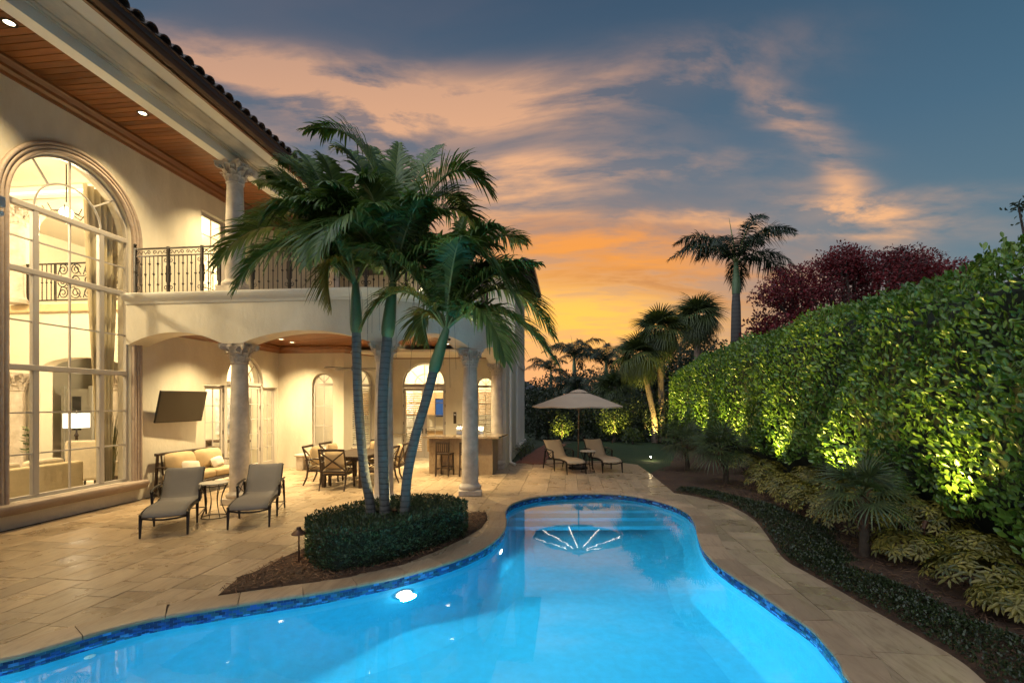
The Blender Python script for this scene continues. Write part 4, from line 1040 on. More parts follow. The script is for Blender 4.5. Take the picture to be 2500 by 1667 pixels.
# furniture of the great room
M_SOFA = mat('linen', (.60, .48, .30), .9, .06, 12, .2, 300); M_CUSH = mat('pale_linen', (.66, .56, .42), .9, .08, 12, .2, 300)
sofa = thing('indoor_sofa', (-10.35, 7.55, 0), 0, 'long linen sofa with its back to the tall window', 'sofa')
MB().bx(.35, .55, -1.25, 1.28, .12, .84).build('backrest', M_SOFA, sofa, bevel=.04, seg=3); MB().bx(-.45, .36, -1.2, 1.2, .12, .44).build('seat', M_SOFA, sofa, bevel=.04, seg=3)
for y_ in (-1.22, 1.16): MB().bx(-.45, .36, y_-.06, y_+.1, .12, .64).build('arm', M_SOFA, sofa, bevel=.04, seg=3)
for y_ in (-.85, 0.0, .8): MB().box((.2, y_, .68), (.24, .66, .48)).build('cushion', M_CUSH, sofa, bevel=.08, seg=3)
lt = thing('table_lamp', (*onY(187, 979, 10.25)[:2], 0), 0, 'lit white drum-shade lamp behind the indoor sofa', 'lamp')
MB().lathe([(.24, 1.42), (.245, 1.42), (.245, 1.76), (.24, 1.76)], 28, cap=False).build('lamp_shade', emit('lit_shade', (1, .90, .70), 2.6), lt, smooth=60)
MB().lathe([(.12, .66), (.12, .69), (.03, .71), (.028, 1.2), (.05, 1.24), (.02, 1.3), (.012, 1.5), (.012, 1.78), (.03, 1.8), (.0, 1.83)], 16).build('stem', M_BRASS, lt, smooth=50)
lamp('bulb', 'POINT', (0, 0, 1.85), 25, (1, .76, .45), lt, shadow_soft_size=.1)
et = thing('end_table', (*onY(187, 979, 10.25)[:2], 0), 0, 'small square table under the lit table lamp', 'table')
MB().bx(-.3, .3, -.25, .25, .62, .66).build('top', M_BRASS, et, bevel=.008)
for q in ((-.26, -.21), (.26, -.21), (-.26, .21), (.26, .21)): MB().bar((*q, .62), (*q, 0), .03).build('leg', M_BRASS, et)
ac = thing('wing_armchair', (*onY(228, 979, 9.9)[:2], 0), R(200), 'cream wing armchair beside the lit table lamp', 'armchair')
MB().bx(-.34, .34, -.32, .3, .28, .46).build('seat', M_CUSH, ac, bevel=.05, seg=3); MB().bx(-.36, .36, .24, .36, .3, 1.18).build('backrest', M_CUSH, ac, bevel=.05, seg=3)
for s_ in (-1, 1): MB().bx(s_*.36-.06, s_*.36+.06, -.3, .3, .28, .66).build('arm', M_CUSH, ac, bevel=.04, seg=3)
for q in ((-.3, -.27), (.3, -.27), (-.3, .27), (.3, .27)): MB().bar((*q, .28), (q[0]*1.1, q[1]*1.1, 0), .04, w2=.025, h2=.025).build('leg', M_BRASS, ac)
M_CURT = mat('curtain', (.62, .51, .32), .9, .12, 3, .1, 200, stretch=(6, 6, .3))
def curtain(ytop0, ytop1, ybot0, ybot1, x, z0, z1, name, label, group):
    vs = []; fs = []; nu, nz = 46, 16
    for k in range(nz+1):
        t = k/nz; z = z0+(z1-z0)*t; q = 1-t; tie = math.exp(-((q-.62)/.22)**2)
        for i in range(nu+1):
            u = i/nu; a, b = ytop0*(t)+ybot0*q, ytop1*t+ybot1*q; m_ = a+(b-a)*u
            vs.append((x+.06*math.sin(u*34+math.sin(z)*.3)*(1-.5*tie), m_, z))
    for k in range(nz):
        for i in range(nu): p = k*(nu+1)+i; fs.append((p, p+1, p+nu+2, p+nu+1))
    return tag(MB().add(vs, fs).build(name, M_CURT, smooth=80), label, 'curtain', group)
curtain(8.42, 9.15, 8.72, 8.98, -9.38, .1, 6.3, 'curtain', 'tall gold curtain gathered at the balcony side of the window', 'curtains of the great window')
curtain(6.1, 6.74, 6.2, 6.70, -9.38, .1, 6.3, 'curtain', 'tall gold curtain at the picture edge of the window', 'curtains of the great window')
pot = thing('potted_grass', (-9.75, 9.32, 0), 0, 'tall spiky grass in a dark pot inside the tall window', 'potted plant')
MB().lathe([(.14, 0), (.19, .12), (.21, .34), (.22, .42), (.19, .42), (.18, .36)], 20).build('pot', mat('dark_glaze', (.06, .035, .025), .25, .3), pot, smooth=40)
bl = MB(); random.seed(5)
for k in range(46):
    a = random.uniform(0, 2*PI); l = random.uniform(.7, 1.55); s_ = random.uniform(.05, .28); p0 = Vector((.08*math.cos(a), .08*math.sin(a), .38))
    pts = [p0+Vector((math.cos(a)*s_*t*t*l, math.sin(a)*s_*t*t*l, l*t)) for t in (0, .4, .75, 1)]; sd = Vector((-math.sin(a), math.cos(a), 0))*.014
    vs = []
    for i, p in enumerate(pts): k2 = (1, .9, .6, .05)[i]; vs += [p-sd*k2, p+sd*k2]
    bl.add(vs, [(0, 1, 3, 2), (2, 3, 5, 4), (4, 5, 7, 6)])
bl.build('blades', mat('grass_blade', (.10, .10, .03), .6, .3), pot)
ft = thing('fiddle_leaf_fig', (*onY(70, 979, 10.2)[:2], 0), 0, 'leafy fig plant beside the indoor stone pilaster', 'potted plant')
MB().lathe([(.12, 0), (.16, .3), (.14, .3)], 16).build('pot', M_BRASS, ft, smooth=40); MB().tube([(0, 0, .28), (.02, 0, .8), (0, .02, 1.35)], .015, 6).build('stem', M_BRASS, ft)
fl_ = MB()
for k in range(26):
    a = k*2.4; z = .75+.026*k; L_ = .24-.003*k; d = Vector((math.cos(a), math.sin(a), .35)).normalized(); s_ = Vector((-math.sin(a), math.cos(a), 0)); p = Vector((0, 0, z))
    fl_.add([p, p+d*L_*.5+s_*.07, p+d*L_, p+d*L_*.5-s_*.07], [(0, 1, 2, 3)])
fl_.build('leaves', mat('fig_leaf', (.05, .10, .02), .4, .3), ft)
ch = thing('chandelier', (*onY(162, 979, 9.2)[:2], 6.0), 0, 'glowing crystal chandelier high in the great room', 'chandelier')
MB().tube([(0, 0, .3), (0, 0, 1.5)], .012, 6).build('rod', M_BRASS, ch)
MB().lathe([(.02, .2), (.06, .18), (.13, .1), (.11, 0), (.05, -.1), (.01, -.16)], 10).build('crystals', emit('crystal_glow', (1, .88, .62), 5), ch, smooth=0)
for k in range(8): a = k*PI/4; MB().tube([(.1*math.cos(a), .1*math.sin(a), .1), (.3*math.cos(a), .3*math.sin(a), .02), (.38*math.cos(a), .38*math.sin(a), .14)], .010, 5).build('arm', M_BRASS, ch)
lamp('bulb', 'POINT', (0, 0, -.35), 220, (1, .78, .46), ch, shadow_soft_size=.25)
# ---- recessed and room lights
M_BULB = emit('warm_bulb', (1, .84, .52), 9)
def recessed(p, power, label, group, size=115, col=(1, .77, .40), r=.065):
    t_ = thing('recessed_light', p, 0, label, 'ceiling light', group)
    MB().lathe([(r, -.004), (r+.03, -.006), (r+.032, .0), (r, .0)], 20, cap=False).build('trim_ring', M_BRASS if p[2] > 5 else M_WHITE, t_, smooth=40)
    MB().lathe([(.001, .002), (r, .002)], 20, cap=False).add([], []).build('lens', M_BULB, t_)
    if power: lamp('bulb', 'SPOT', (0, 0, -.02), power, col, t_, spot_size=R(size), spot_blend=.9, shadow_soft_size=.05)
    return t_
LG = 'recessed ceiling lights of the loggia'
for p, lb, w in (((-7.75, 10.35), 'recessed light in the loggia ceiling over the television', 793), (tuple(at(713, 841, 13.9)[:2]), 'recessed light in the loggia ceiling near the corner doors', 793),
              ((-7.75, 12.4), 'recessed light in the loggia ceiling over the garden doors', 793), ((-5.2, 13.2), 'recessed light in the loggia ceiling above the dining table', 726), (tuple(at(980, 857.6, 16.0)[:2]), 'recessed light in the loggia ceiling left of the white double doors', 793),
              (tuple(at(1094, 843, 14.3)[:2]), 'recessed light in the loggia ceiling above the bar', 793), ((-4.3, 10.3), 'recessed light in the loggia ceiling behind the middle column', 726), ((-2.75, 15.7), 'recessed light in the loggia ceiling beside the end column', 793), ((-2.9, 12.0), 'recessed light in the loggia ceiling behind the corner column', 726)):
    recessed((p[0], p[1], 3.738), w, lb, LG)
for y_, lb in ((6.06, 'recessed spotlight in the wooden soffit at the picture corner'), (8.25, 'recessed spotlight in the wooden soffit above the arched window'), (10.9, 'recessed spotlight in the wooden soffit above the balcony')):
    recessed((-7.93, y_, 7.457), 760, lb, 'recessed lights in the wooden soffit', 105)
def room_light(p, w, r=.35, label='', col=(1, .80, .48), drop=.25):
    t_ = thing('flush_ceiling_light', p, 0, label, 'ceiling light', 'indoor ceiling lights')
    MB().lathe([(.02, -.07), (.12, -.06), (.16, -.02), (.17, 0)], 20).build('diffuser', M_BULB, t_, smooth=60); lamp('bulb', 'POINT', (0, 0, -drop), w, col, t_, shadow_soft_size=.18)
room_light((-12.5, 6.0, 7.48), 1500, label='bright ceiling light high in the great room', drop=1.2); room_light((-11.2, 12.9, 3.68), 420, label='ceiling light of the hall behind the garden doors')
room_light((-12.2, 13.2, 7.45), 700, label='ceiling light over the upstairs gallery', drop=.8); room_light((-6.2, 17.2, 3.53), 420, label='ceiling light of the kitchen'); room_light((-3.6, 17.6, 3.53), 150, label='ceiling light behind the white double doors')
room_light((-9.8, 11.7, 7.4), 260, label='ceiling light behind the balcony door')
# lantern on the upper terrace
ln = thing('terrace_lantern', at(1030, 715, 17.3), 0, 'glowing iron lantern on the upper terrace behind the palms', 'lantern')
MB().box((0, 0, 0), (.14, .14, .30)).build('glass', emit('lantern_glow', (1, .85, .5), 7), ln)
for q in ((-1, -1), (1, -1), (1, 1), (-1, 1)): MB().bar((q[0]*.08, q[1]*.08, -.17), (q[0]*.08, q[1]*.08, .17), .02).build('bar', M_IRON, ln)
MB().lathe([(.13, .16), (.05, .26), (.0, .32)], 4).build('cap', M_IRON, ln); MB().bar((0, 0, .1), (0, .5, .1), .03).build('bracket', M_IRON, ln)
lamp('bulb', 'POINT', (0, -.25, 0), 35, (1, .74, .4), ln, shadow_soft_size=.1)
# ================================================================== FURNITURE
M_SLING = mat('grey_sling', (.135, .120, .113), .8, .10, 3, .25, 400, stretch=(1, 1, 1)); M_SLINGB = mat('beige_sling', (.44, .315, .195), .8, .08, 3, .25, 400)
M_ALU = mat('dark_aluminium', (.022, .016, .013), .42, .2, 6, metal=.35); M_OUTC = mat('sand_cushion', (.47, .34, .19), .9, .08, 6, .2, 160); M_PIL = mat('white_cushion', (.66, .58, .48), .9, .05, 8, .2, 160)
def chaise(name, loc, rz, sling, label, group):
    """x runs from the foot (0) to the head; origin on the ground at the foot end"""
    t = thing(name, loc, rz, label, 'lounge chair', group); W = .30
    prof = [(-.02, .30), (.02, .345), (.12, .37), (.40, .385), (.70, .37), (.98, .36), (1.10, .375), (1.17, .415), (1.31, .57), (1.45, .735), (1.52, .81), (1.56, .835), (1.595, .825)]
    def strip(p, y0, y1, th, nm, m):
        n_ = len(p); ny = 5; vs = []; fs = []
        for (x, z) in p:
            for j in range(ny+1): y = y0+(y1-y0)*j/ny; vs.append((x, y, z-.014*math.sin(PI*j/ny)))
        for i in range(n_-1):
            for j in range(ny): k = i*(ny+1)+j; fs.append((k, k+1, k+ny+2, k+ny+1))
        o = MB().add(vs, fs).build(nm, m, t, smooth=80); s = o.modifiers.new('thick', 'SOLIDIFY'); s.thickness = th; s.offset = -1; return o
    def fine(p):
        q = smooth_loop(p, 3, False); return q
    f_ = fine(prof)
    cut = [i for i, p in enumerate(f_) if p[0] >= 1.12][0]
    strip(f_[:cut+1], -W+.02, W-.02, .022, 'seat_sling', sling); b = strip(f_[cut:], -W+.02, W-.02, .022, 'back_sling', sling)
    p1, p2 = [f_[i] for i in (-11, -8)]
    MB().tube([(1.38, -W+.02, .655), (1.38, 0, .643), (1.38, W-.02, .655)], .008, 6).build('seam', sling, b)
    for xs, zs in ((.36, .384), (.74, .368)): MB().tube([(xs, -W+.03, zs), (xs, 0, zs-.012), (xs, W-.03, zs)], .006, 5).build('seam', sling, t)
    for s in (-1, 1):
        MB().tube([(x, s*W, z-.01) for x, z in f_[:cut+1]], .019, 7, flat=1.3).build('side_rail', M_ALU, t, smooth=60)
        MB().tube([(x, s*(W-.012), z-.004) for x, z in f_[cut:]], .015, 7).build('back_frame', M_ALU, t, smooth=60)
        MB().bar((.02, s*W, .35), (-.03, s*W, 0), .042, .048, w2=.026, h2=.026).build('leg', M_ALU, t, bevel=.005)
        MB().bar((.78, s*W, .36), (.76, s*W, 0), .042, .048, w2=.026, h2=.026).build('leg', M_ALU, t, bevel=.005)
        MB().bar((1.30, s*(W+.03), .56), (1.46, s*(W+.03), 0), .042, .048, w2=.028, h2=.028).build('leg', M_ALU, t, bevel=.005)
        m = MB().tube([(1.36, s*(W+.035), .60), (1.15, s*(W+.035), .605), (.90, s*(W+.035), .60), (.80, s*(W+.035), .585), (.762, s*(W+.035), .555), (.775, s*(W+.035), .53)], .022, 7, flat=.75)
        ar = m.build('armrest', M_ALU, t, smooth=60)
        MB().bar((.785, s*(W+.035), .56), (.785, s*(W+.03), .36), .034, .034).build('arm_post', M_ALU, t)
        MB().bar((.82, s*(W+.035), .57), (1.27, s*(W+.035), .38), .012).build('brace', M_ALU, t); MB().bar((.82, s*(W+.035), .39), (1.27, s*(W+.035), .57), .012).build('brace', M_ALU, t)
        MB().bar((.76, s*(W+.02), .13), (1.42, s*(W+.03), .13), .014).build('stretcher', M_ALU, t)
    MB().tube([(.01, -W, .29), (-.005, -.15, .262), (-.01, 0, .252), (-.005, .15, .262), (.01, W, .29)], .015, 7).build('front_rail', M_ALU, t, smooth=60)
    MB().bar((1.42, -W-.03, .13), (1.42, W+.03, .13), .016).build('stretcher', M_ALU, t)
    return t
def place2(pxa, pxb):
    a, b = G(*pxa), G(*pxb); c = (a+b)/2; e = (b-a); ang = math.atan2(e.y, e.x)+PI/2; return (c.x, c.y, 0), ang
l, a = place2((344.6, 1313.6), (457, 1303)); chaise('chaise_longue', l, a, M_SLING, 'grey sling chaise nearest the tall window', 'grey chaises on the terrace')
l, a = place2((558, 1292), (657, 1285)); chaise('chaise_longue', l, a, M_SLING, 'grey sling chaise in front of the leftmost column', 'grey chaises on the terrace')
l, a = place2((1385, 1158.7), (1428, 1156)); chaise('chaise_longue', l, a, M_SLINGB, 'beige chaise under the parasol nearer the house', 'beige chaises beyond the pool')
l, a = place2((1473, 1155), (1516, 1153.6)); chaise('chaise_longue', l, a, M_SLINGB, 'beige chaise beyond the pool nearer the hedge', 'beige chaises beyond the pool')
def side_table(loc, label, r=.235, h=.60):
    t = thing('side_table', loc, .3, label, 'table', 'round wire side tables')
    MB().lathe([(.0, h-.005), (r-.015, h-.006), (r, h-.002), (r+.002, h+.012), (r-.012, h+.02), (.0, h+.02)], 12).build('table_top', mat('table_stone', (.42, .37, .30), .5, .2, 14), t)
    MB().tube([(r*.86*math.cos(2*PI*k/24), r*.86*math.sin(2*PI*k/24), .012) for k in range(25)], .008, 5, cap=False).build('base_ring', M_ALU, t, smooth=60)
    MB().tube([(r*.9*math.cos(2*PI*k/24), r*.9*math.sin(2*PI*k/24), h-.03) for k in range(25)], .008, 5, cap=False).build('top_ring', M_ALU, t, smooth=60)
    for k in range(8):
        a0 = 2*PI*k/8; pts = []
        for j in range(11): z = .012+(h-.03)*j/10; q = r*(.90-.40*math.sin(PI*j/10)**1.2); pts.append((q*math.cos(a0), q*math.sin(a0), z))
        MB().tube(pts, .0065, 5).build('wire_leg', M_ALU, t, smooth=60)
    return t
p = G(523, 1262); side_table((p.x, p.y, 0), 'round wire side table between the two grey chaises')
p = G(1435, 1152); side_table((p.x, p.y, 0), 'round wire side table between the two beige chaises')
# ---- parasol
p = G(1411, 1143); um = thing('parasol', (p.x, p.y, 0), R(12), 'open beige parasol over the beige chaises', 'parasol')
M_CANV = mat('parasol_canvas', (.46, .34, .235), .85, .06, 3, .08, 200); r_, zt, ze = 1.40, 2.36, 1.90; N8 = 8
MB().tube([(0, 0, .05), (.02, 0, 1.2), (.03, 0, 2.42)], .021, 10).build('pole', mat('bronze_pole', (.16, .10, .06), .4, .1, metal=.4), um, smooth=50); MB().lathe([(.02, 2.40), (.03, 2.42), (.015, 2.45), (0, 2.47)], 10, (.03, 0, 0)).build('finial', M_ALU, um)
MB().lathe([(.30, 0), (.30, .05), (.25, .09), (.05, .11), (.035, .35), (.03, .35)], 20).build('base', M_ALU, um, smooth=40); MB().bar((.02, 0, 1.05), (.14, -.05, 1.06), .018).build('crank', M_ALU, um)
vs = [(.03, 0, zt)]; fs = []; rings = [(.22, zt-.045), (.6, zt-.165), (1.0, zt-.315), (r_, ze)]
for (q, z) in rings:
    for k in range(N8*2):
        a = PI*k/N8; sg = 1 if k % 2 == 0 else .955; vs.append((.03*(1-q/r_)+q*sg*math.cos(a), q*sg*math.sin(a), z-(0 if k % 2 == 0 else .018*q)))
for k in range(N8*2): vs.append((vs[1+3*2*N8+k][0], vs[1+3*2*N8+k][1], vs[1+3*2*N8+k][2]-.035))
n2 = N8*2
for k in range(n2): fs.append((0, 1+k, 1+(k+1) % n2))
for j in range(4):
    for k in range(n2): fs.append((1+j*n2+k, 1+(j+1)*n2+k, 1+(j+1)*n2+(k+1) % n2, 1+j*n2+(k+1) % n2))
MB().add(vs, fs).build('canopy', M_CANV, um, smooth=25)
MB().lathe([(.30, zt-.045), (.18, zt+.01), (.02, zt+.05)], 8, (.03, 0, 0), cap=False).build('vent', M_CANV, um)
for k in range(N8):
    a = 2*PI*k/N8; c, s = math.cos(a), math.sin(a)
    MB().bar((.03+.04*c, .04*s, zt-.03), (r_*.985*c, r_*.985*s, ze-.008), .016, .012).build('rib', mat('pale_rib', (.55, .5, .42), .4, .05), um)
    MB().bar((.22*c+.03, .22*s, zt-.112), (r_*.94*c, r_*.94*s, ze+.008), .028, .006).build('light_strip', emit('led_strip', (1, .88, .66), 5.5), um)
    MB().bar((.03+.03*c, .03*s, 1.75), (.7*c, .7*s, zt-.225), .010, .010).build('strut', M_ALU, um)
# ---- television on its bracket
p = onX(390, 994, -8.5); tv = thing('television', (-8.62, 9.98, 1.93), 0, 'flat dark television tilted on the loggia wall', 'television')
MB().box((0, 0, 0), (.045, 1.23, .71)).xf(Matrix.Rotation(R(13), 4, 'Y')).build('screen_case', mat('tv_case', (.012, .011, .010), .35, .1), tv, bevel=.006)
MB().box((.0236, 0, .006), (.002, 1.205, .675)).xf(Matrix.Rotation(R(13), 4, 'Y')).build('screen', mat('tv_screen', (.030, .022, .014), .32, .05, spec=.9), tv)
MB().bar((-.23, 0, -.1), (-.02, 0, 0), .05, .12).build('bracket', M_ALU, tv); MB().bar((-.23, -.2, -.1), (-.23, .2, -.1), .02, .2).build('wall_plate', M_ALU, tv)
tv.rotation_euler = (0, 0, R(-4))
# ---- loveseat
M_FRAMEW = mat('dark_slat_wood', (.040, .022, .012), .5, .25, 4, stretch=(1, 1, 5))
ls = thing('loveseat', (-8.34, 10.28, 0), 0, 'two-seat outdoor sofa with sand cushions under the television', 'sofa')
def pillow(mb_name, size, loc, rot, m, parent, puff=1.0, n=8):
    sx, sy, sz = size; vs = []; fs = []
    for side in (1, -1):
        for i in range(n+1):
            for j in range(n+1):
                u, v = i/n*2-1, j/n*2-1; t_ = (max(0, 1-abs(u)**3.2)*max(0, 1-abs(v)**3.2))**.5; pin = 1-.06*(u*u*v*v)*2
                vs.append((side*sx/2*t_*puff, u*sy/2*pin*(1-.05*(1-abs(v))), v*sz/2*pin*(1-.05*(1-abs(u)))))
    m_ = (n+1)**2
    for s in range(2):
        for i in range(n):
            for j in range(n):
                k = s*m_+i*(n+1)+j; q = (k, k+n+1, k+n+2, k+1); fs.append(q if s == 0 else q[::-1])
    M = Matrix.Translation(loc) @ Matrix.Rotation(rot[2], 4, 'Z') @ Matrix.Rotation(rot[1], 4, 'Y') @ Matrix.Rotation(rot[0], 4, 'X')
    return MB().add(vs, fs).xf(M).build(mb_name, m, parent, smooth=70)
for s in (-1, 1):
    MB().box((.02, s*.42, .40), (.66, .82, .17)).build('seat_cushion', M_OUTC, ls, bevel=.055, seg=3)
    pillow('back_cushion', (.26, .84, .52), (-.20, s*.42, .68), (0, R(-14), 0), M_OUTC, ls, 1.25)
    for x in (-.36, .36): MB().bar((x, s*.86, .60 if x > 0 else .92), (x+(.02 if x > 0 else -.06), s*.86, 0), .045, .05).build('leg', M_FRAMEW, ls, bevel=.006)
    MB().tube([(-.38, s*.87, .63), (0, s*.88, .625), (.30, s*.88, .60), (.40, s*.88, .57)], .028, 8, flat=.6).build('armrest', M_FRAMEW, ls, smooth=60)
    pillow('throw_pillow', (.15, .46, .27), (.02, s*.40+.02, .60), (R(6*s), R(-22), R(8*s)), M_PIL, ls, 1.1)
    for yy in (-.1, .1): MB().bar((.105, s*.40+.02+yy, .50), (.035, s*.40+.02+yy, .70), .012, .008).build('pillow_stripe', M_FRAMEW, ls)
MB().bx(-.34, .36, -.86, .86, .26, .31).build('seat_frame', M_FRAMEW, ls, bevel=.01); MB().bar((-.41, -.88, .90), (-.41, .88, .90), .05, .06).build('back_rail', M_FRAMEW, ls, bevel=.01)
for k in range(9): y = -.72+.18*k; MB().bar((-.35, y, .3), (-.405, y, .88), .03, .02).build('back_slat', M_FRAMEW, ls)
# ---- dining set
dt = thing('dining_table', (-5.3, 11.8, 0), 0, 'dark rectangular dining table in the loggia', 'table')
for k in range(9): MB().bx(-.545+.1215*k, -.43+.1215*k, -.95, .95, .715, .745).build('slat', M_FRAMEW, dt)
MB().bx(-.5, .5, -.9, .9, .64, .71).build('apron', M_FRAMEW, dt)
for q in ((-.46, -.85), (.46, -.85), (-.46, .85), (.46, .85)): MB().bar((*q, .66), (*q, 0), .09, .09).build('leg', M_FRAMEW, dt, bevel=.008)
def dining_chair(loc, rz, label):
    t = thing('dining_chair', loc, rz, label, 'chair', 'dining chairs'); W = .29
    MB().box((0, .0, .42), (.52, .5, .10)).build('seat_cushion', M_OUTC, t, bevel=.035, seg=3); MB().bx(-W, W, -.26, .26, .33, .37).build('seat_frame', M_FRAMEW, t, bevel=.006)
    pillow('back_cushion', (.16, .50, .48), (0, -.20, .70), (R(0), 0, R(90)), M_OUTC, t, 1.1)
    for s in (-1, 1):
        MB().bar((s*W, .24, .64), (s*W, .26, 0), .042, .042, w2=.03, h2=.03).build('leg', M_FRAMEW, t)
        MB().tube([(s*W, -.38, 0), (s*W, -.29, .2), (s*W, -.26, .40), (s*W, -.30, .66), (s*W, -.40, .95)], [.018, .022, .024, .022, .02], 6).build('leg', M_FRAMEW, t, smooth=50)
        MB().tube([(s*W, -.32, .62), (s*W, -.1, .65), (s*W, .2, .645), (s*W, .3, .61)], .02, 6).build('armrest', M_FRAMEW, t, smooth=50)
        MB().bar((-s*(W-.02), -.27, .46), (s*(W-.02), -.37, .88), .032, .022, up=(0, 1, .2)).build('back_cross', M_FRAMEW, t)
        MB().bar((s*W, -.2, .40), (s*W, .22, .62), .016).build('arm_cross', M_FRAMEW, t); MB().bar((s*W, -.2, .62), (s*W, .22, .40), .016).build('arm_cross', M_FRAMEW, t)
    MB().bar((-W, -.395, .93), (W, -.395, .93), .055, .03, up=(0, 1, 0)).build('back_rail', M_FRAMEW, t, bevel=.006); MB().bar((-W, -.27, .42), (W, -.27, .42), .03, .025).build('back_rail', M_FRAMEW, t)
    return t
dining_chair((-5.36, 10.86, 0), R(4), 'cross-back dining chair with its back to the pool')
for x, y, rz, lb in ((-6.02, 11.42, -84, 'dining chair at the doors side of the table, nearer the pool'), (-6.02, 12.25, -92, 'dining chair at the doors side of the table, nearer the window'), (-4.58, 11.45, 86, 'dining chair at the bar side of the table, nearer the pool'), (-4.58, 12.28, 95, 'dining chair at the bar side of the table, farther back'), (-5.3, 12.95, 180, 'dining chair at the window end of the table')):
    dining_chair((x, y, 0), R(rz), lb)
bn = thing('stone_bench', (-6.9, 13.72, 0), 0, 'low stone bench against the loggia back wall', 'bench')
MB().bx(-1.15, .95, -.22, .24, .40, .47).build('seat', M_STONE, bn, bevel=.02)
for x in (-1.0, .8): MB().bx(x-.12, x+.12, -.16, .2, 0, .40).build('support', M_STONE, bn, bevel=.02)
# ---- ceiling fan
fan = thing('ceiling_fan', (*at(868, 897, 12.0)[:2], 2.86), R(8), 'dark ceiling fan over the dining table', 'fan')
MB().tube([(0, 0, .06), (0, 0, .88)], .014, 8).build('rod', M_BRASS, fan); MB().lathe([(.02, -.07), (.09, -.05), (.11, 0), (.09, .06), (.03, .09)], 18).build('motor', M_BRASS, fan, smooth=50); MB().lathe([(.06, .80), (.05, .84), (.06, .88)], 16).build('canopy', M_BRASS, fan)
for k in range(5):
    a = 2*PI*k/5; MB().bar((.1*math.cos(a), .1*math.sin(a), 0), (.74*math.cos(a), .74*math.sin(a), .0), .10, .010, up=(0.12*math.sin(a), -.12*math.cos(a), 1), w2=.14).build('blade', M_FRAMEW, fan)
# ---- bar, grill, stools
bar = thing('outdoor_bar', (-3.0, 13.6, 0), 0, 'L-shaped travertine bar counter between the end columns', 'bar')
M_BAR = travertine('bar_travertine', (.44, .315, .19), (.26, .16, .085), .4, .8)
for k in range(3): MB().bx(-.86+.605*k, -.26+.605*k, -.33, .27, 0, 1.02).build('stone_panel', M_BAR, bar, bevel=.003)
MB().bx(.52, .93, .275, 1.02, 0, 1.02).build('stone_panel', M_BAR, bar, bevel=.003)
MB().prism([(-.98, -.52), (1.14, -.52), (1.22, .95), (.42, .95), (.42, .33), (-.98, .33)], 1.025, 1.065).build('counter_top', mat('granite_top', (.34, .25, .16), .10, .3, 30, coat=.5), bar, bevel=.008)
MB().bx(-.9, .9, .9, 1.5, 0, .88).build('back_counter', M_BAR, bar)
gl_ = thing('barbecue_grill', (-2.95, 14.8, .88), 0, 'stainless domed barbecue grill behind the bar', 'grill')
MB().bx(-.42, .42, -.26, .26, 0, .18).build('firebox', M_CHROME, gl_, bevel=.01)
hd_ = MB(); n_ = 10; vs = [(x, -.27*math.cos(PI*k/n_), .18+.27*math.sin(PI*k/n_)) for x in (-.42, .42) for k in range(n_+1)]
hd_.add(vs, [(k, k+1, n_+2+k, n_+1+k) for k in range(n_)]+[tuple(range(n_, -1, -1)), tuple(range(n_+1, 2*n_+2))]).build('hood', M_CHROME, gl_, smooth=40); MB().tube([(-.35, -.3, .28), (.35, -.3, .28)], .014, 8).build('handle', M_CHROME, gl_)
def bar_stool(px, label, rz=0):
    p = G(*px); t = thing('bar_stool', (p.x, p.y, 0), rz, label, 'stool', 'wooden bar stools')
    MB().box((0, 0, .60), (.40, .38, .035)).build('seat', M_FRAMEW, t, bevel=.008)
    for s in (-1, 1):
        MB().bar((s*.175, -.17, .93), (s*.185, -.20, 0), .036, .036).build('leg', M_FRAMEW, t); MB().bar((s*.175, .17, .58), (s*.185, .19, 0), .036, .036).build('leg', M_FRAMEW, t); MB().bar((s*.18, -.18, .18), (s*.18, .18, .18), .022).build('stretcher', M_FRAMEW, t)
    for y in (-.185, .185): MB().bar((-.18, y, .22), (.18, y, .22), .024).build('stretcher', M_FRAMEW, t)
    MB().bar((-.19, -.178, .905), (.19, -.178, .905), .026, .05).build('back_rail', M_FRAMEW, t); MB().bar((-.18, -.175, .66), (.18, -.175, .66), .022, .03).build('back_rail', M_FRAMEW, t)
    for k in range(5): MB().bar((-.12+.06*k, -.175, .66), (-.12+.06*k, -.177, .89), .026, .012, up=(0, 1, 0)).build('back_slat', M_FRAMEW, t)
bar_stool((1086, 1160), 'slat-back wooden bar stool in clear view at the bar', R(-8)); bar_stool((1143, 1161), 'wooden bar stool half hidden behind the corner column', R(-4))
q = onY(1111, 1030, 16.5); wb = thing('bottle_opener', (q.x, q.y-.02, 1.55), R(4.5), 'small dark bottle opener plate on the wall by the bar', 'bottle opener')
MB().bx(-.05, .05, -.02, 0, -.28, .12).build('plate', M_FRAMEW, wb, bevel=.004); MB().bx(-.035, .035, -.05, -.02, .0, .06).build('opener', M_CHROME, wb, bevel=.006)
sw = tag(MB().bx(-.07, .07, -.012, 0, -.09, .09).build('switch_panel', mat('grey_panel', (.22, .2, .17), .5, .1), bevel=.004), 'grey switch panel on the wall above the bar', 'switch'); q = onY(1113, 1020, 16.55); sw.location = (q.x, q.y-.03, 1.58+.35); sw.rotation_euler = (0, 0, R(4.5))
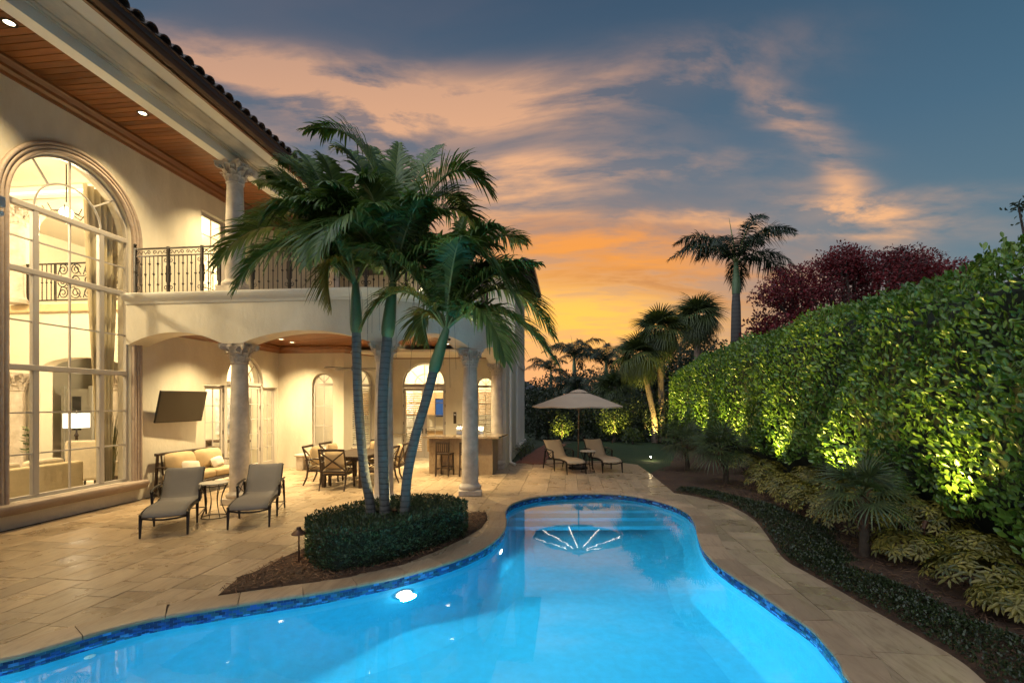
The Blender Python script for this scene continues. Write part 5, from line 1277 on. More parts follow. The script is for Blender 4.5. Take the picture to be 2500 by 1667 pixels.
# ---- path light in the palm bed
p = G(729.6, 1376); pl = thing('path_light', (p.x, p.y, 0), 0, 'bronze mushroom path light in front of the clipped hedge', 'path light')
M_BRZ = mat('bronze', (.085, .040, .022), .45, .2, 8, metal=.5)
MB().tube([(0, 0, 0), (0, 0, .41)], .0105, 8).build('stem', M_BRZ, pl, smooth=50); MB().lathe([(.088, .375), (.090, .382), (.06, .415), (.03, .435), (.028, .46), (.02, .468), (0, .468)], 20).build('hat', M_BRZ, pl, smooth=40)
MB().lathe([(.018, .36), (.022, .395), (.012, .40)], 10).build('lens', emit('path_bulb', (1, .72, .35), 6), pl); lamp('bulb', 'POINT', (0, 0, .335), 2.2, (1, .66, .3), pl, shadow_soft_size=.02)
# ================================================================== PLANTS
def norm(a): return a/np.maximum(1e-9, np.linalg.norm(a, axis=-1, keepdims=True))
OVAL = (np.array([(0, 0, 0), (.34, .30, .03), (.44, .66, .035), (.22, .92, .02), (0, 1, 0), (-.22, .92, .02), (-.44, .66, .035), (-.34, .30, .03), (0, .5, -.07)]), np.array([(0, 1, 8), (1, 2, 8), (2, 3, 8), (3, 4, 8), (4, 5, 8), (5, 6, 8), (6, 7, 8), (7, 0, 8)]))
DIAM = (np.array([(0, 0, 0), (.5, .45, .06), (0, 1, 0), (-.5, .45, .06)]), np.array([(0, 1, 2), (0, 2, 3)]))
LANCE = (np.array([(0, 0, 0), (.5, .4, .08), (.35, .75, .03), (0, 1, -.1), (-.35, .75, .03), (-.5, .4, .08), (0, .45, -.06), (0, .78, -.06)]), np.array([(0, 1, 6), (1, 2, 7), (1, 7, 6), (2, 3, 7), (0, 6, 5), (5, 6, 7), (5, 7, 4), (4, 7, 3)]))
def leaf_arrays(pos, d, n, L, W, tpl):
    d = norm(d); s = norm(np.cross(d, n)); n = np.cross(s, d); T, F = tpl; N = len(pos)
    V = pos[:, None, :]+s[:, None, :]*(T[None, :, 0, None]*W[:, None, None])+d[:, None, :]*(T[None, :, 1, None]*L[:, None, None])+n[:, None, :]*(T[None, :, 2, None]*L[:, None, None])
    Fa = (F[None]+(np.arange(N)*len(T))[:, None, None]).reshape(-1, F.shape[1]); return V.reshape(-1, 3), Fa, len(F)
def leaves(name, pos, d, n, L, W, m, tint, tpl=DIAM, parent=None, kind='stuff', smooth=False):
    V, F, k = leaf_arrays(pos, d, n, L, W, tpl); o = link(name, np_mesh(name, V, F, m, np.repeat(tint, k), smooth), parent); 
    if kind: tag(o, kind=kind)
    return o
def rand_dirs(N): return norm(rng.normal(size=(N, 3)))

# ---------- feather palms (hero clump)
M_FROND = leafmat('palm_frond', (.042, .098, .028), (.145, .215, .050), .36, .25); M_FRONDY = leafmat('palm_frond_yellow', (.075, .10, .022), (.19, .17, .04), .42, .25)
M_RACH = mat('palm_rachis', (.17, .21, .07), .5, .2, 6); M_SHAFT = mat('palm_crownshaft', (.055, .105, .045), .45, .25, 3, stretch=(1, 1, .3), base2=(.10, .17, .07))
def ringed(name, c, c2, sc):
    m = bpy.data.materials.new(name); m.use_nodes = True; t = NT(m.node_tree); b = t.n['Principled BSDF']; tc = t.node('ShaderNodeTexCoord').outputs['Object']
    z = t.sep(tc)[2]; zz = t.m('MULTIPLY_ADD', t.noise(tc, 4, 3), .07, z); fr = t.m('FRACT', t.m('MULTIPLY', zz, sc)); ring = t.mapr(fr, .0, .30, 1, 0)
    col = t.mixc(t.noise(tc, 7, 5, .65), c, c2); col = t.mixc(t.m('MULTIPLY', ring, .75), col, tuple(q*.35 for q in c)); t.l.new(col, b.inputs['Base Color']); b.inputs['Roughness'].default_value = .8
    bn = t.node('ShaderNodeBump'); bn.inputs['Strength'].default_value = .6; bn.inputs['Distance'].default_value = .012; t.l.new(t.m('SUBTRACT', t.noise(tc, 30, 3), ring), bn.inputs['Height']); t.l.new(bn.outputs[0], b.inputs['Normal']); MATS[name] = m; return m
M_TRUNK = ringed('palm_trunk', (.060, .058, .052), (.15, .148, .135), 13.0)
def bez(p0, p1, p2, t): return p0*(1-t)**2+p1*2*t*(1-t)+p2*t*t
def frond(p0, pc, p2, Lmax, m, parent=None, nl=46, w=.026, start=.14, vee=.55, drp=.45, seed=0, rr=.017, name='frond', fwd=.85, plum=0.0):
    """pinnate leaf: rachis along a quadratic curve, folded leaflets in a V on both sides"""
    rs = np.random.default_rng(seed); p0, pc, p2 = Vector(p0), Vector(pc), Vector(p2); h = Vector((p2.x-p0.x, p2.y-p0.y, 0)); h = h.normalized() if h.length > .05 else Vector((1, 0, 0))
    S = Vector((h.y, -h.x, 0)); vs = []; fs = []; ti = []
    for side in (-1, 1):
        for k in range(nl):
            t = start+(1-start)*(k+rs.uniform(-.2, .2))/(nl-1); t = min(1, max(start, t)); p = bez(p0, pc, p2, t); T = (2*(1-t)*(pc-p0)+2*t*(p2-pc)).normalized(); U = S.cross(T); U = U if U.z >= 0 or abs(U.z) < .35 else -U
            q = (t-start)/(1-start); L = Lmax*(.42+.58*math.sin(PI*min(1, q*.9+.12)))*(1-.50*q**3)*rs.uniform(.85, 1.1)
            v_ = vee+plum*rs.uniform(-1, 1); d = (S*side*math.cos(v_)+U*math.sin(v_)+T*(fwd*(.45+.9*q))).normalized()
            sd = d.cross(U).normalized() if d.cross(U).length > .1 else d.cross(T).normalized(); nn = sd.cross(d); dk = drp*rs.uniform(.6, 1.5); o = len(vs); tw = rs.uniform(-.35, .35)
            for j, (s_, ww) in enumerate(((0, .45), (.28, 1), (.62, .85), (.88, .45), (1, .05))):
                c = p+d*L*s_+Vector((0, 0, -1))*dk*L*s_**2.2; a = tw*s_; e = sd*math.cos(a)+nn*math.sin(a); vs += [c-e*w*ww, c+nn*w*ww*.35, c+e*w*ww]
            for j in range(4):
                a = o+3*j; fs += [(a, a+1, a+4, a+3), (a+1, a+2, a+5, a+4)]
            ti += [rs.uniform(0, 1)]*8
    F = np.array(fs); o = link(name, np_mesh(name, np.array([tuple(v) for v in vs]), F, m, np.array(ti)), parent)
    r = MB().tube([bez(p0, pc, p2, k/14) for k in range(15)], [rr*(1-.85*k/14)+.002 for k in range(15)], 6).build('rachis', M_RACH, o, smooth=60)
    return o
def c8(x, y): return (500+x/2.24, 250+y/2.24)
def hero_palm(label, trunk_px, d, shaft_px, specs, seed, rad=.069):
    base = at(trunk_px[0][0], trunk_px[0][1], d); base.z = 0
    t = thing('palm_tree', base, 0, label, 'palm', 'clump of three palms in the clipped hedge'); loc = lambda x, y, dd=0: at(x, y, d+dd)-base
    pts = [Vector((0, 0, -.05))]+[loc(*p) for p in trunk_px[1:]]
    q = [Vector((*a, 0)) for a in []]
    xs = [tuple(p) for p in pts]; sm = []
    for i in range(len(pts)-1):
        p_0, p_1, p_2, p_3 = pts[max(i-1, 0)], pts[i], pts[i+1], pts[min(i+2, len(pts)-1)]
        for k in range(8): u = k/8; sm.append(.5*((2*p_1)+(p_2-p_0)*u+(2*p_0-5*p_1+4*p_2-p_3)*u*u+(3*p_1-p_0-3*p_2+p_3)*u**3))
    sm.append(pts[-1]); n = len(sm)
    MB().tube(sm, [rad*(1.28-.30*min(1, k/(n*.2))-.05*k/n) for k in range(n)], 14).build('trunk', M_TRUNK, t, smooth=60)
    s0, s1 = pts[-1], loc(*shaft_px); ax = s1-s0
    MB().tube([s0-ax*.04, s0+ax*.02, s0+ax*.15, s0+ax*.45, s0+ax*.75, s1, s1+ax*.12], [rad*.92, rad*1.15, rad*1.28, rad*1.15, rad*.95, rad*.72, rad*.35], 14).build('crownshaft', M_SHAFT, t, smooth=60)
    for i, (tip, ctl, dd, L, yel) in enumerate(specs):
        p2 = loc(*c8(*tip), dd); pc = loc(*c8(*ctl), dd*.55)
        frond(s1, pc, p2, L*1.22, M_FRONDY if yel else M_FROND, t, 66 if not yel else 42, .0215, seed=seed*50+i, drp=.62, vee=.55)
    rs_ = random.Random(seed)
    for k in range(5):
        az = 2*PI*k/5+rs_.uniform(-.25, .25); ln = rs_.uniform(.9, 1.35); up = rs_.uniform(.75, 1.25); e = Vector((math.cos(az), math.sin(az)*.8, 0))
        frond(s1, s1+e*ln*.45+Vector((0, 0, up)), s1+e*ln*1.15+Vector((0, 0, up*rs_.uniform(.7, 1.05))), rs_.uniform(.52, .64), M_FROND, t, 60, .0215, seed=seed*77+k, drp=.6, vee=.55)
    for k in range(7):   # dangling fibres under the crown
        a = s1+Vector((random.uniform(-.5, .5), random.uniform(-.3, .3), random.uniform(-.2, .25))); 
        MB().tube([a, a+Vector((.02, 0, -.25)), a+Vector((random.uniform(-.04, .04), 0, -random.uniform(.5, .95)))], .0022, 4).build('fibre', M_TRUNK, t)
    return t
hero_palm('leftmost of the three clumped palms with upright trunk', [(912, 1328), (904, 1234), (891, 1158), (881, 1066), (873, 944), (870, 809)], 6.95, (868, 698),
  [((60, 880), (380, 420), -.1, .56, 0), ((170, 1010), (420, 560), -.45, .52, 0), ((290, 440), (640, 420), .75, .58, 0), ((470, 300), (700, 470), 1.0, .6, 0), ((760, 420), (770, 640), .7, .6, 0), ((600, 560), (700, 500), -.8, .55, 0), ((690, 1120), (620, 700), -.25, .36, 1),
   ((1000, 640), (960, 560), .7, .55, 0), ((330, 620), (560, 420), -.55, .55, 0), ((560, 880), (600, 420), -.95, .5, 0), ((230, 700), (480, 380), .5, .55, 0), ((420, 380), (560, 520), .1, .6, 0), ((410, 320), (560, 330), .3, .58, 0), ((520, 280), (640, 330), .8, .58, 0), ((640, 290), (720, 380), .5, .58, 0), ((340, 400), (520, 360), .6, .56, 0)], 1)
hero_palm('middle of the three clumped palms with the thickest trunk', [(942, 1328), (939, 1219), (934, 1066), (936, 944), (946, 819)], 6.85, (959, 694),
  [((560, 150), (990, 40), .15, .62, 0), ((1565, 490), (1300, 100), .25, .60, 0), ((1060, 230), (1030, 520), .9, .62, 0), ((1290, 240), (1100, 380), 1.1, .62, 0), ((610, 840), (800, 380), -1.1, .55, 0), ((1200, 520), (1120, 560), -.6, .52, 0), ((1500, 720), (1330, 350), .6, .58, 0),
   ((1715, 1120), (1420, 500), -.45, .56, 0), ((720, 250), (900, 250), .8, .6, 0), ((840, 420), (930, 420), -.5, .58, 0), ((1420, 560), (1250, 330), .9, .58, 0), ((920, 250), (960, 420), 1.2, .6, 0)], 2, .075)
hero_palm('rightmost of the three clumped palms leaning toward the pool', [(985, 1322), (989, 1234), (995, 1158), (1014, 1066), (1041, 974), (1059, 904)], 6.75, (1089, 806),
  [((1920, 1420), (1590, 960), -.2, .56, 0), ((1420, 640), (1350, 880), .3, .56, 0), ((1750, 760), (1480, 600), .7, .56, 0), ((1800, 1050), (1520, 660), .15, .56, 0), ((870, 1200), (1080, 850), -.25, .42, 1), ((1215, 1310), (1130, 1020), .25, .34, 1), ((1180, 680), (1240, 820), .6, .55, 0), ((1640, 1400), (1540, 980), -.75, .5, 0),
   ((1600, 680), (1420, 720), -.3, .55, 0), ((1900, 1270), (1650, 780), .5, .52, 0)], 3)

# ---------- clipped hedge round the palms
HB = [tuple(G(*p)[:2]) for p in ((748, 1352), (790, 1400), (880, 1393), (976, 1371), (1075, 1336), (1134, 1312), (1132, 1294), (1060, 1279), (960, 1285), (850, 1310))]
if area(HB) < 0: HB = HB[::-1]
HBs = resample(smooth_loop(HB, 4), .07); HT = .50; hole = (at(944, 1329, 6.88).x, at(944, 1329, 6.88).y)
bh = thing('clipped_hedge', (hole[0], hole[1], 0), 0, 'low clipped hedge wrapped round the three palm trunks', 'hedge')
def rel(mb): return mb.xf(Matrix.Translation((-hole[0], -hole[1], 0)))
hl = [(hole[0]+.34*math.cos(a), hole[1]+.24*math.sin(a)) for a in [2*PI*k/16 for k in range(16)]]
rel(MB().prism(offset_loop(HBs, -.07), .0, HT-.06, [hl])).build('core', mat('hedge_core', (.010, .016, .007), .95, .3), bh)
def sample_hedge():
    P = []; Nn = []; per = [Vector(p) for p in HBs]
    for k in range(9500):
        i = rng.integers(len(per)); a, b = per[i], per[(i+1) % len(per)]; u = rng.random(); t_ = (b-a).normalized(); nv = Vector((t_.y, -t_.x)); z = HT*rng.random()**.9; ins = rng.exponential(.03); q = a.lerp(b, u)-nv*(ins+.02*max(0, z/HT-.7)); P.append((q.x, q.y, z)); Nn.append((nv.x, nv.y, .25))
    c = 0; xs = [p[0] for p in HBs]; ys = [p[1] for p in HBs]
    while c < 7000:
        p = (rng.uniform(min(xs), max(xs)), rng.uniform(min(ys), max(ys)))
        if inside(p, HBs):
            r2 = ((p[0]-hole[0])/.34)**2+((p[1]-hole[1])/.24)**2
            z = HT+rng.normal(0, .012)-rng.exponential(.02) - (.14*max(0, 1.25-r2) if r2 < 1.25 else 0)
            if r2 < .5: continue
            P.append((*p, z)); Nn.append((0, 0, 1)); c += 1
    return np.array(P), np.array(Nn)
P, Nn = sample_hedge(); P[:, 0] -= hole[0]; P[:, 1] -= hole[1]; N = len(P); dd = norm(Nn*.7+np.array([0, 0, .5])+rng.normal(0, .55, (N, 3))); L = rng.uniform(.026, .044, N)
M_BOX = leafmat('box_leaf', (.014, .034, .014), (.055, .085, .030), .33, .12); leaves('leaves', P, dd, Nn+rng.normal(0, .5, (N, 3)), L, L*.5, M_BOX, rng.random(N), OVAL, bh)

# ---------- tall leafy hedge along the right side
HX, HTOP, HLOW, HY0, HY1 = 5.12, 3.86, .50, 1.8, 24.5
def hprof(y, z):
    """front surface of the hedge: bulges and a rounded top"""
    b = .09*math.sin(y*1.7+z*1.1)+.07*math.sin(y*.63+2+z*2.3)+.05*math.sin(y*3.9+z*3.1); k = max(0, (z-(HTOP-.45))/.45); return HX+b+.34*k*k-.04
def htop(y): return HTOP+.06*math.sin(y*1.3)+.05*math.sin(y*2.9+1)-(.0 if y < 18 else .09*(y-18)**1.15*.55)
def hlow(y): return HLOW+.12*math.sin(y*1.9)+.10*math.sin(y*4.1+.7)+(0.25 if y > 9 else 0)-(.25*max(0, (y-16)/8))
hg = thing('tall_hedge', (HX+.8, 10, 0), 0, 'tall glossy green hedge walling the right side of the garden', 'hedge')
core = MB(); ys = np.linspace(HY0, HY1, 60); vs = []; fs = []
for y in ys: vs += [(HX+.85, y, -.06), (HX+.36, y, hlow(y)+.25), (HX+.36, y, htop(y)-.55), (HX+.75, y, htop(y)-.22), (HX+2.2, y, htop(y)-.22), (HX+2.2, y, -.06)]
for i in range(59):
    for k in range(6): fs.append((6*i+k, 6*i+(k+1) % 6, 6*i+6+(k+1) % 6, 6*i+6+k))
fs += [tuple(range(6)), tuple(range(59*6, 60*6))]; core.add(vs, fs).xf(Matrix.Translation((-HX-.8, -10, 0))).build('core', MATS['hedge_core'], hg, recalc=True)
st = MB()
for k in range(16):
    y = 3.2+k*1.35; MB().tube([(0+.2, y-10, 0), (.15+random.uniform(-.1, .1), y-10+.1, .7), (.1, y-10, 1.4)], .035, 6).build('stem', mat('hedge_stem', (.06, .045, .03), .9, .3), hg)
P = []; Nn = []; Ls = []
def cnt(y0, y1, per): return int((y1-y0)*3.2*per)
for (y0, y1, per, ls) in ((1.8, 5.5, 540, 1.0), (5.5, 9, 540, 1.0), (9, 13, 480, 1.0), (13, 18, 360, 1.08), (18, 24.5, 280, 1.18)):
    for _ in range(cnt(y0, y1, per)):
        y = rng.uniform(y0, y1); lo_, hi_ = hlow(y), htop(y); z = rng.uniform(lo_, hi_); x = hprof(y, z-(hi_-HTOP))+rng.exponential(.085)-.05
        P.append((x, y, z)); Nn.append((-1, rng.normal(0, .2), .35)); Ls.append(ls)
    for _ in range(int((y1-y0)*1.4*per*.8)):
        y = rng.uniform(y0, y1); x = HX+.2+rng.uniform(0, 1.5); P.append((x, y, htop(y)+rng.normal(0, .05)-rng.exponential(.04))); Nn.append((-.3, 0, 1)); Ls.append(ls)
for _ in range(2600):   # the far end face and shoots standing above the clipped line
    P.append((HX+rng.uniform(-.05, 1.8), HY1+rng.exponential(.08)*-1+.1+.3*rng.random(), rng.uniform(.2, htop(HY1)))); Nn.append((-.2, 1, .3)); Ls.append(1.1)
P = np.array(P); Nn = np.array(Nn); N = len(P); Ls = np.array(Ls)
# leaves grow in small rosettes: nearby leaves share a direction
cell = (np.floor(P[:, 1]*7)*73+np.floor(P[:, 2]*7)*1931).astype(int) % 9973; tabl = rand_dirs(9973)*.55
dd = norm(Nn*.45+np.array([0, 0, .55])+tabl[cell]+rng.normal(0, .38, (N, 3))); nn = Nn+rng.normal(0, .42, (N, 3)); L = rng.uniform(.062, .122, N)*Ls; W = L*rng.uniform(.50, .62, N)
tint = np.clip(rng.beta(2, 2.6, N)+.15*(np.sin(P[:, 1]*1.3)*np.sin(P[:, 2]*2.1)), 0, 1); tint[rng.random(N) < .012] = 1.0
M_CLUS = leafmat('hedge_leaf', (.026, .084, .011), (.150, .240, .034), .33, .18, .55)
dep = -SA*P[:, 0]+CA*P[:, 1]; sx = (CA*P[:, 0]+SA*P[:, 1])/np.maximum(.1, dep)*FPX+CX; outer = P[:, 0] < HX+.12
score = np.where((sx < 2490) & (dep > 2) & outer, L/dep*np.abs(norm(np.cross(norm(np.cross(dd, nn)), dd))@np.array([-.7, -.6, .2])), 0); top = np.argsort(-score)[:300]; mask = np.ones(N, bool); mask[top] = False
off = np.array([HX+.8, 10, 0]); leaves('leaves', (P-off)[mask], dd[mask], nn[mask], L[mask], W[mask], M_CLUS, tint[mask], OVAL, hg)
lm = [np_mesh('leaf', OVAL[0]*np.array([.56, 1, 1]), OVAL[1], M_CLUS, np.full(8, v)) for v in (.2, .45, .7, .95)]
for i in top:
    d_ = Vector(dd[i]).normalized(); s_ = d_.cross(Vector(nn[i])).normalized(); n_ = s_.cross(d_); M = Matrix((s_, d_, n_)).transposed().to_4x4(); o = link('leaf', lm[min(3, int(tint[i]*4))], hg); o.matrix_local = Matrix.Translation(Vector(P[i]-off)) @ M @ Matrix.Scale(float(L[i]), 4)

# ---------- ground cover ribbon beside the paving
E = [(3.02, 2.2)]+edge_s[::-1]; EP = [Vector(p) for p in E]; seg = [(b-a).length for a, b in zip(EP, EP[1:])]; cum = np.cumsum([0]+seg); N = 34000; P = []
for _ in range(N):
    s_ = rng.uniform(0, cum[-1]); i = min(len(seg)-1, int(np.searchsorted(cum, s_)-1)); i = max(i, 0); a, b = EP[i], EP[i+1]; t_ = (b-a).normalized(); nv = Vector((t_.y, -t_.x)); wv = .80+.14*math.sin(s_*1.3)+.07*math.sin(s_*4.3)+rng.normal(0, .05); o_ = abs(wv*rng.random()**.85)+.01; q = a.lerp(b, (s_-cum[i])/seg[i])+nv*o_
    hgt = .105*math.sin(PI*min(1, o_/wv*.85+.12))**.6*(.8+.3*math.sin(s_*5)*math.sin(o_*9)); P.append((q.x, q.y, hgt*rng.random()**.35+.01))
P = np.array(P); L = rng.uniform(.022, .042, N); dd = norm(rng.normal(0, .6, (N, 3))+np.array([-.2, -.1, .6])); gc = leaves('ground_cover', P, dd, rng.normal(0, .4, (N, 3))+np.array([0, 0, 1]), L, L*.55, leafmat('cover_leaf', (.010, .020, .008), (.035, .052, .016), .4, .1), rng.random(N), DIAM)
tag(gc, 'low dark ground cover edging the paved path', kind='stuff')

# ---------- variegated shrubs under the hedge
M_SCH = leafmat('variegated_leaf', (.022, .038, .009), (.25, .20, .032), .45, .2)
def scheff(x, y, h, r, label, n=70, size=.105):
    h *= .74
    t = thing('variegated_shrub', (x, y, 0), 0, label, 'shrub', 'variegated shrubs under the tall hedge'); ps, ds, ns = [], [], []
    for _ in range(n):
        v = rand_dirs(1)[0]; v[2] = abs(v[2]); q = rng.uniform(.55, 1)**.6; c = np.array([v[0]*r*q, v[1]*r*q, .12+(h-.12)*(.25+.75*v[2]*q)]); ax = norm(np.array([v[0]*.8, v[1]*.8, .6+.4*v[2]])); e1 = norm(np.cross(ax, [0.3, .9, .1])); e2 = np.cross(ax, e1); k = rng.integers(6, 9)
        for j in range(k):
            a = 2*PI*j/k+rng.uniform(-.15, .15); d = e1*math.cos(a)+e2*math.sin(a)+ax*.12; ps.append(c+d*.015); ds.append(d-np.array([0, 0, .25])); ns.append(ax)
    N = len(ps); L = rng.uniform(.75, 1.1, N)*size; tn = np.clip(np.repeat(rng.random(N//7+1), 7)[:N]*.6+rng.random(N)*.4, 0, 1)
    leaves('leaves', np.array(ps), np.array(ds), np.array(ns), L, L*.33, M_SCH, tn, LANCE, t)
    for k in range(5): a = 2*PI*k/5+x; MB().tube([(0, 0, 0), (.35*r*math.cos(a), .35*r*math.sin(a), h*.4), (.6*r*math.cos(a), .6*r*math.sin(a), h*.75)], [.012, .010, .006], 5).build('stem', MATS['hedge_stem'], t)
for i, (x, y, h, r, lb) in enumerate(((4.75, 4.5, .75, .55, 'variegated shrub at the picture edge under the hedge'), (4.35, 5.6, .62, .50, 'large-leaved variegated shrub in the right corner'), (5.0, 6.5, .62, .45, 'dim variegated shrub just behind the nearest dwarf palm'), (4.25, 7.7, .75, .5, 'brightly lit yellow shrub beside the nearest dwarf palm'), (4.25, 8.6, .8, .5, 'yellow variegated shrub beyond the nearest dwarf palm'), (4.3, 9.5, .8, .45, 'variegated shrub over the middle spotlight'),
                                     (4.35, 10.4, .8, .5, 'variegated shrub past the middle spotlight'), (4.4, 11.4, .8, .5, 'variegated shrub before the middle dwarf palm'), (4.9, 12.6, .85, .5, 'variegated shrub behind the middle dwarf palm'), (5.0, 14.2, .8, .5, 'variegated shrub near the farthest dwarf palm'))):
    scheff(x, y, h, r, lb, 120 if y < 10 else 90, .105 if y < 7 else .095)
for x, y, h, r, lb in ((5.15, 5.2, .85, .55, 'tallest variegated shrub tucked under the hedge in the right corner'), (4.3, 6.6, .55, .45, 'low variegated shrub in front of the nearest dwarf palm'), (5.1, 7.45, .9, .5, 'variegated shrub glowing behind the nearest dwarf palm trunk'), (5.05, 8.1, .95, .55, 'tall variegated shrub against the hedge past the glowing one'), (5.1, 8.8, .9, .5, 'variegated shrub against the hedge behind the brightest one'), (5.1, 10.0, .9, .55, 'variegated shrub against the hedge beyond the brightest one'), (5.15, 11.0, .9, .55, 'variegated shrub against the hedge at the middle of the bed'), (4.25, 5.0, .45, .40, 'low variegated shrub nearest the bottom right corner'), (5.3, 4.0, .8, .6, 'shaded variegated shrub deepest in the right corner')):
    scheff(x, y, h, r, lb, 120, .1)

# ---------- fan palms
M_FAN = leafmat('fan_frond', (.022, .040, .014), (.075, .100, .032), .45, .18)
def fan_mesh(pl, rl, nseg=22, spread=115, drop=.35, wid=.03, seed=0, fold=.25):
    rs = np.random.default_rng(seed); vs = []; fs = []; ti = []
    for k in range(nseg):
        a = R(-spread+2*spread*k/(nseg-1))+rs.uniform(-.03, .03); L = rl*(.72+.28*math.cos(a*.7))*rs.uniform(.92, 1.05); c, s = math.cos(a), math.sin(a); sd = np.array([-s, c, 0]); o = len(vs); tn = rs.random()
        for (t_, w_) in ((0, .25), (.35, .9), (.65, .7), (.86, .4), (1, .05)):
            p = np.array([pl+c*L*t_, s*L*t_, fold*abs(math.sin(a))*L*t_*(1-t_)-drop*L*t_**2.6]); vs += [p-sd*wid*w_, p+np.array([0, 0, .35*wid*w_]), p+sd*wid*w_]
        for j in range(4): a0 = o+3*j; fs += [(a0, a0+1, a0+4, a0+3), (a0+1, a0+2, a0+5, a0+4)]; ti += [tn, tn]
    for (x0, x1) in ((0, pl/2), (pl/2, pl)):
        o = len(vs); vs += [(x0, -.012, 0), (x0, .012, 0), (x1, .010, 0), (x1, -.010, 0), (x0, 0, .014), (x1, 0, .012)]; fs += [(o, o+1, o+2, o+3), (o+1, o+4, o+5, o+2), (o+4, o, o+3, o+5)]; ti += [.9]*3
    return np_mesh('frond', np.array([tuple(v) for v in vs]), np.array(fs), M_FAN, np.array(ti))
FANS = {}
def fan_palm(name, base, path, rads, pl, rl, n, label, group, key, trunk_m, e0=78, e1=-40, boots=True, nseg=24, drop=.4, wid=.03, spread=118):
    t = thing(name, base, 0, label, 'palm', group); b = Vector(base); pts = [Vector(p)-b for p in path]; top = pts[-1]
    MB().tube(pts, rads, 12).build('trunk', trunk_m, t, smooth=60)
    if key not in FANS: FANS[key] = [fan_mesh(pl, rl, nseg, spread, drop*(1+.35*i), wid, i) for i in range(3)]
    for k in range(n):
        q = (k+.5)/n; el = e0+(e1-e0)*q**.85; az = k*2.39996+random.uniform(-.2, .2); o = link('frond', FANS[key][2 if q > .7 else (1 if q > .35 else 0)], t); o.location = top+Vector((0, 0, .03)); o.rotation_euler = (random.uniform(-.3, .3), -R(el), az); s = random.uniform(.85, 1.1); o.scale = (s, s, s)
    if boots:
        m = MB(); rr = rads[-1]
        for k in range(26): a = k*2.4; z = -.02-.028*k*(.5+rr*2); p = top+Vector((rr*1.05*math.cos(a), rr*1.05*math.sin(a), z)); m.bar(p, p+Vector((rr*.9*math.cos(a), rr*.9*math.sin(a), .10+rr*.5)), rr*.6, rr*.18, up=(math.cos(a), math.sin(a), .2), w2=rr*.25)
        tag(m.build('leaf_bases', mat('palm_boots', (.10, .045, .022), .9, .4, 9), t), kind='stuff')
    return t
M_DTRUNK = mat('dwarf_trunk', (.055, .038, .024), .95, .4, 14, .9, 40); M_WTRUNK = ringed('fan_palm_trunk', (.15, .105, .075), (.27, .20, .15), 9.0)
for (bx_, tx, ty, dl, n, lb, k, r_, sz) in (((2110, 1361), 2106, 1212, 0, 20, 'dwarf fan palm lit from behind nearest the paving', 'small', .055, .42), ((1772, 1183), 1757, 1100, .0, 24, 'dwarf fan palm with a dark shaggy head in the middle of the bed', 'smallb', .06, .62), ((1678, 1150), 1672, 1085, 0, 18, 'dwarf fan palm at the far end of the bed', 'smallb', .06, .62)):
    b = G(*bx_); d_ = -SA*b.x+CA*b.y; top = at(tx, ty, d_); fan_palm('dwarf_palm', (b.x, b.y, 0), [(b.x, b.y, -.03), (b.x, b.y, top.z*.5), tuple(top)], [r_*1.2, r_, r_*.9], .30 if k == 'small' else .38, .40 if k == 'small' else .55, n, lb, 'dwarf fan palms along the bed', k, M_DTRUNK, 80, -32, True, 20, .22, .012, 105)
def tall_fan(basepx_d, toppx, d, lb, rl, n, r_=.13, bend=0.0):
    top = at(*toppx, d); base = Vector((top.x+basepx_d, top.y, 0)); mid = (base+top)/2+Vector((bend, 0, 0)); q = (top+mid)/2+Vector((bend*.35, 0, 0))
    fan_palm('fan_palm', tuple(base), [tuple(base), tuple(base.lerp(mid, .5)+Vector((bend*.6, 0, 0))), tuple(mid), tuple(q), tuple(top)], [r_*1.25, r_*1.05, r_, r_*.95, r_], .62, rl, n, lb, 'tall fan palms beyond the lawn', 'tall%.1f' % rl, M_WTRUNK, 84, -66, True, 28, .5, .04, 118)
tall_fan(.75, (1560, 872), 24.0, 'curving fan palm with lit trunk beyond the lawn', .98, 34, .14, .18)
tall_fan(.15, (1610, 810), 24.2, 'straight lit fan palm at the end of the hedge', .95, 36, .15)
tall_fan(0, (1703, 775), 28, 'fan palm with full round head above the hedge end', 1.2, 40, .2)
tall_fan(0, (1500, 955), 29, 'shorter dark fan palm behind the parasol', 1.2, 30, .15)

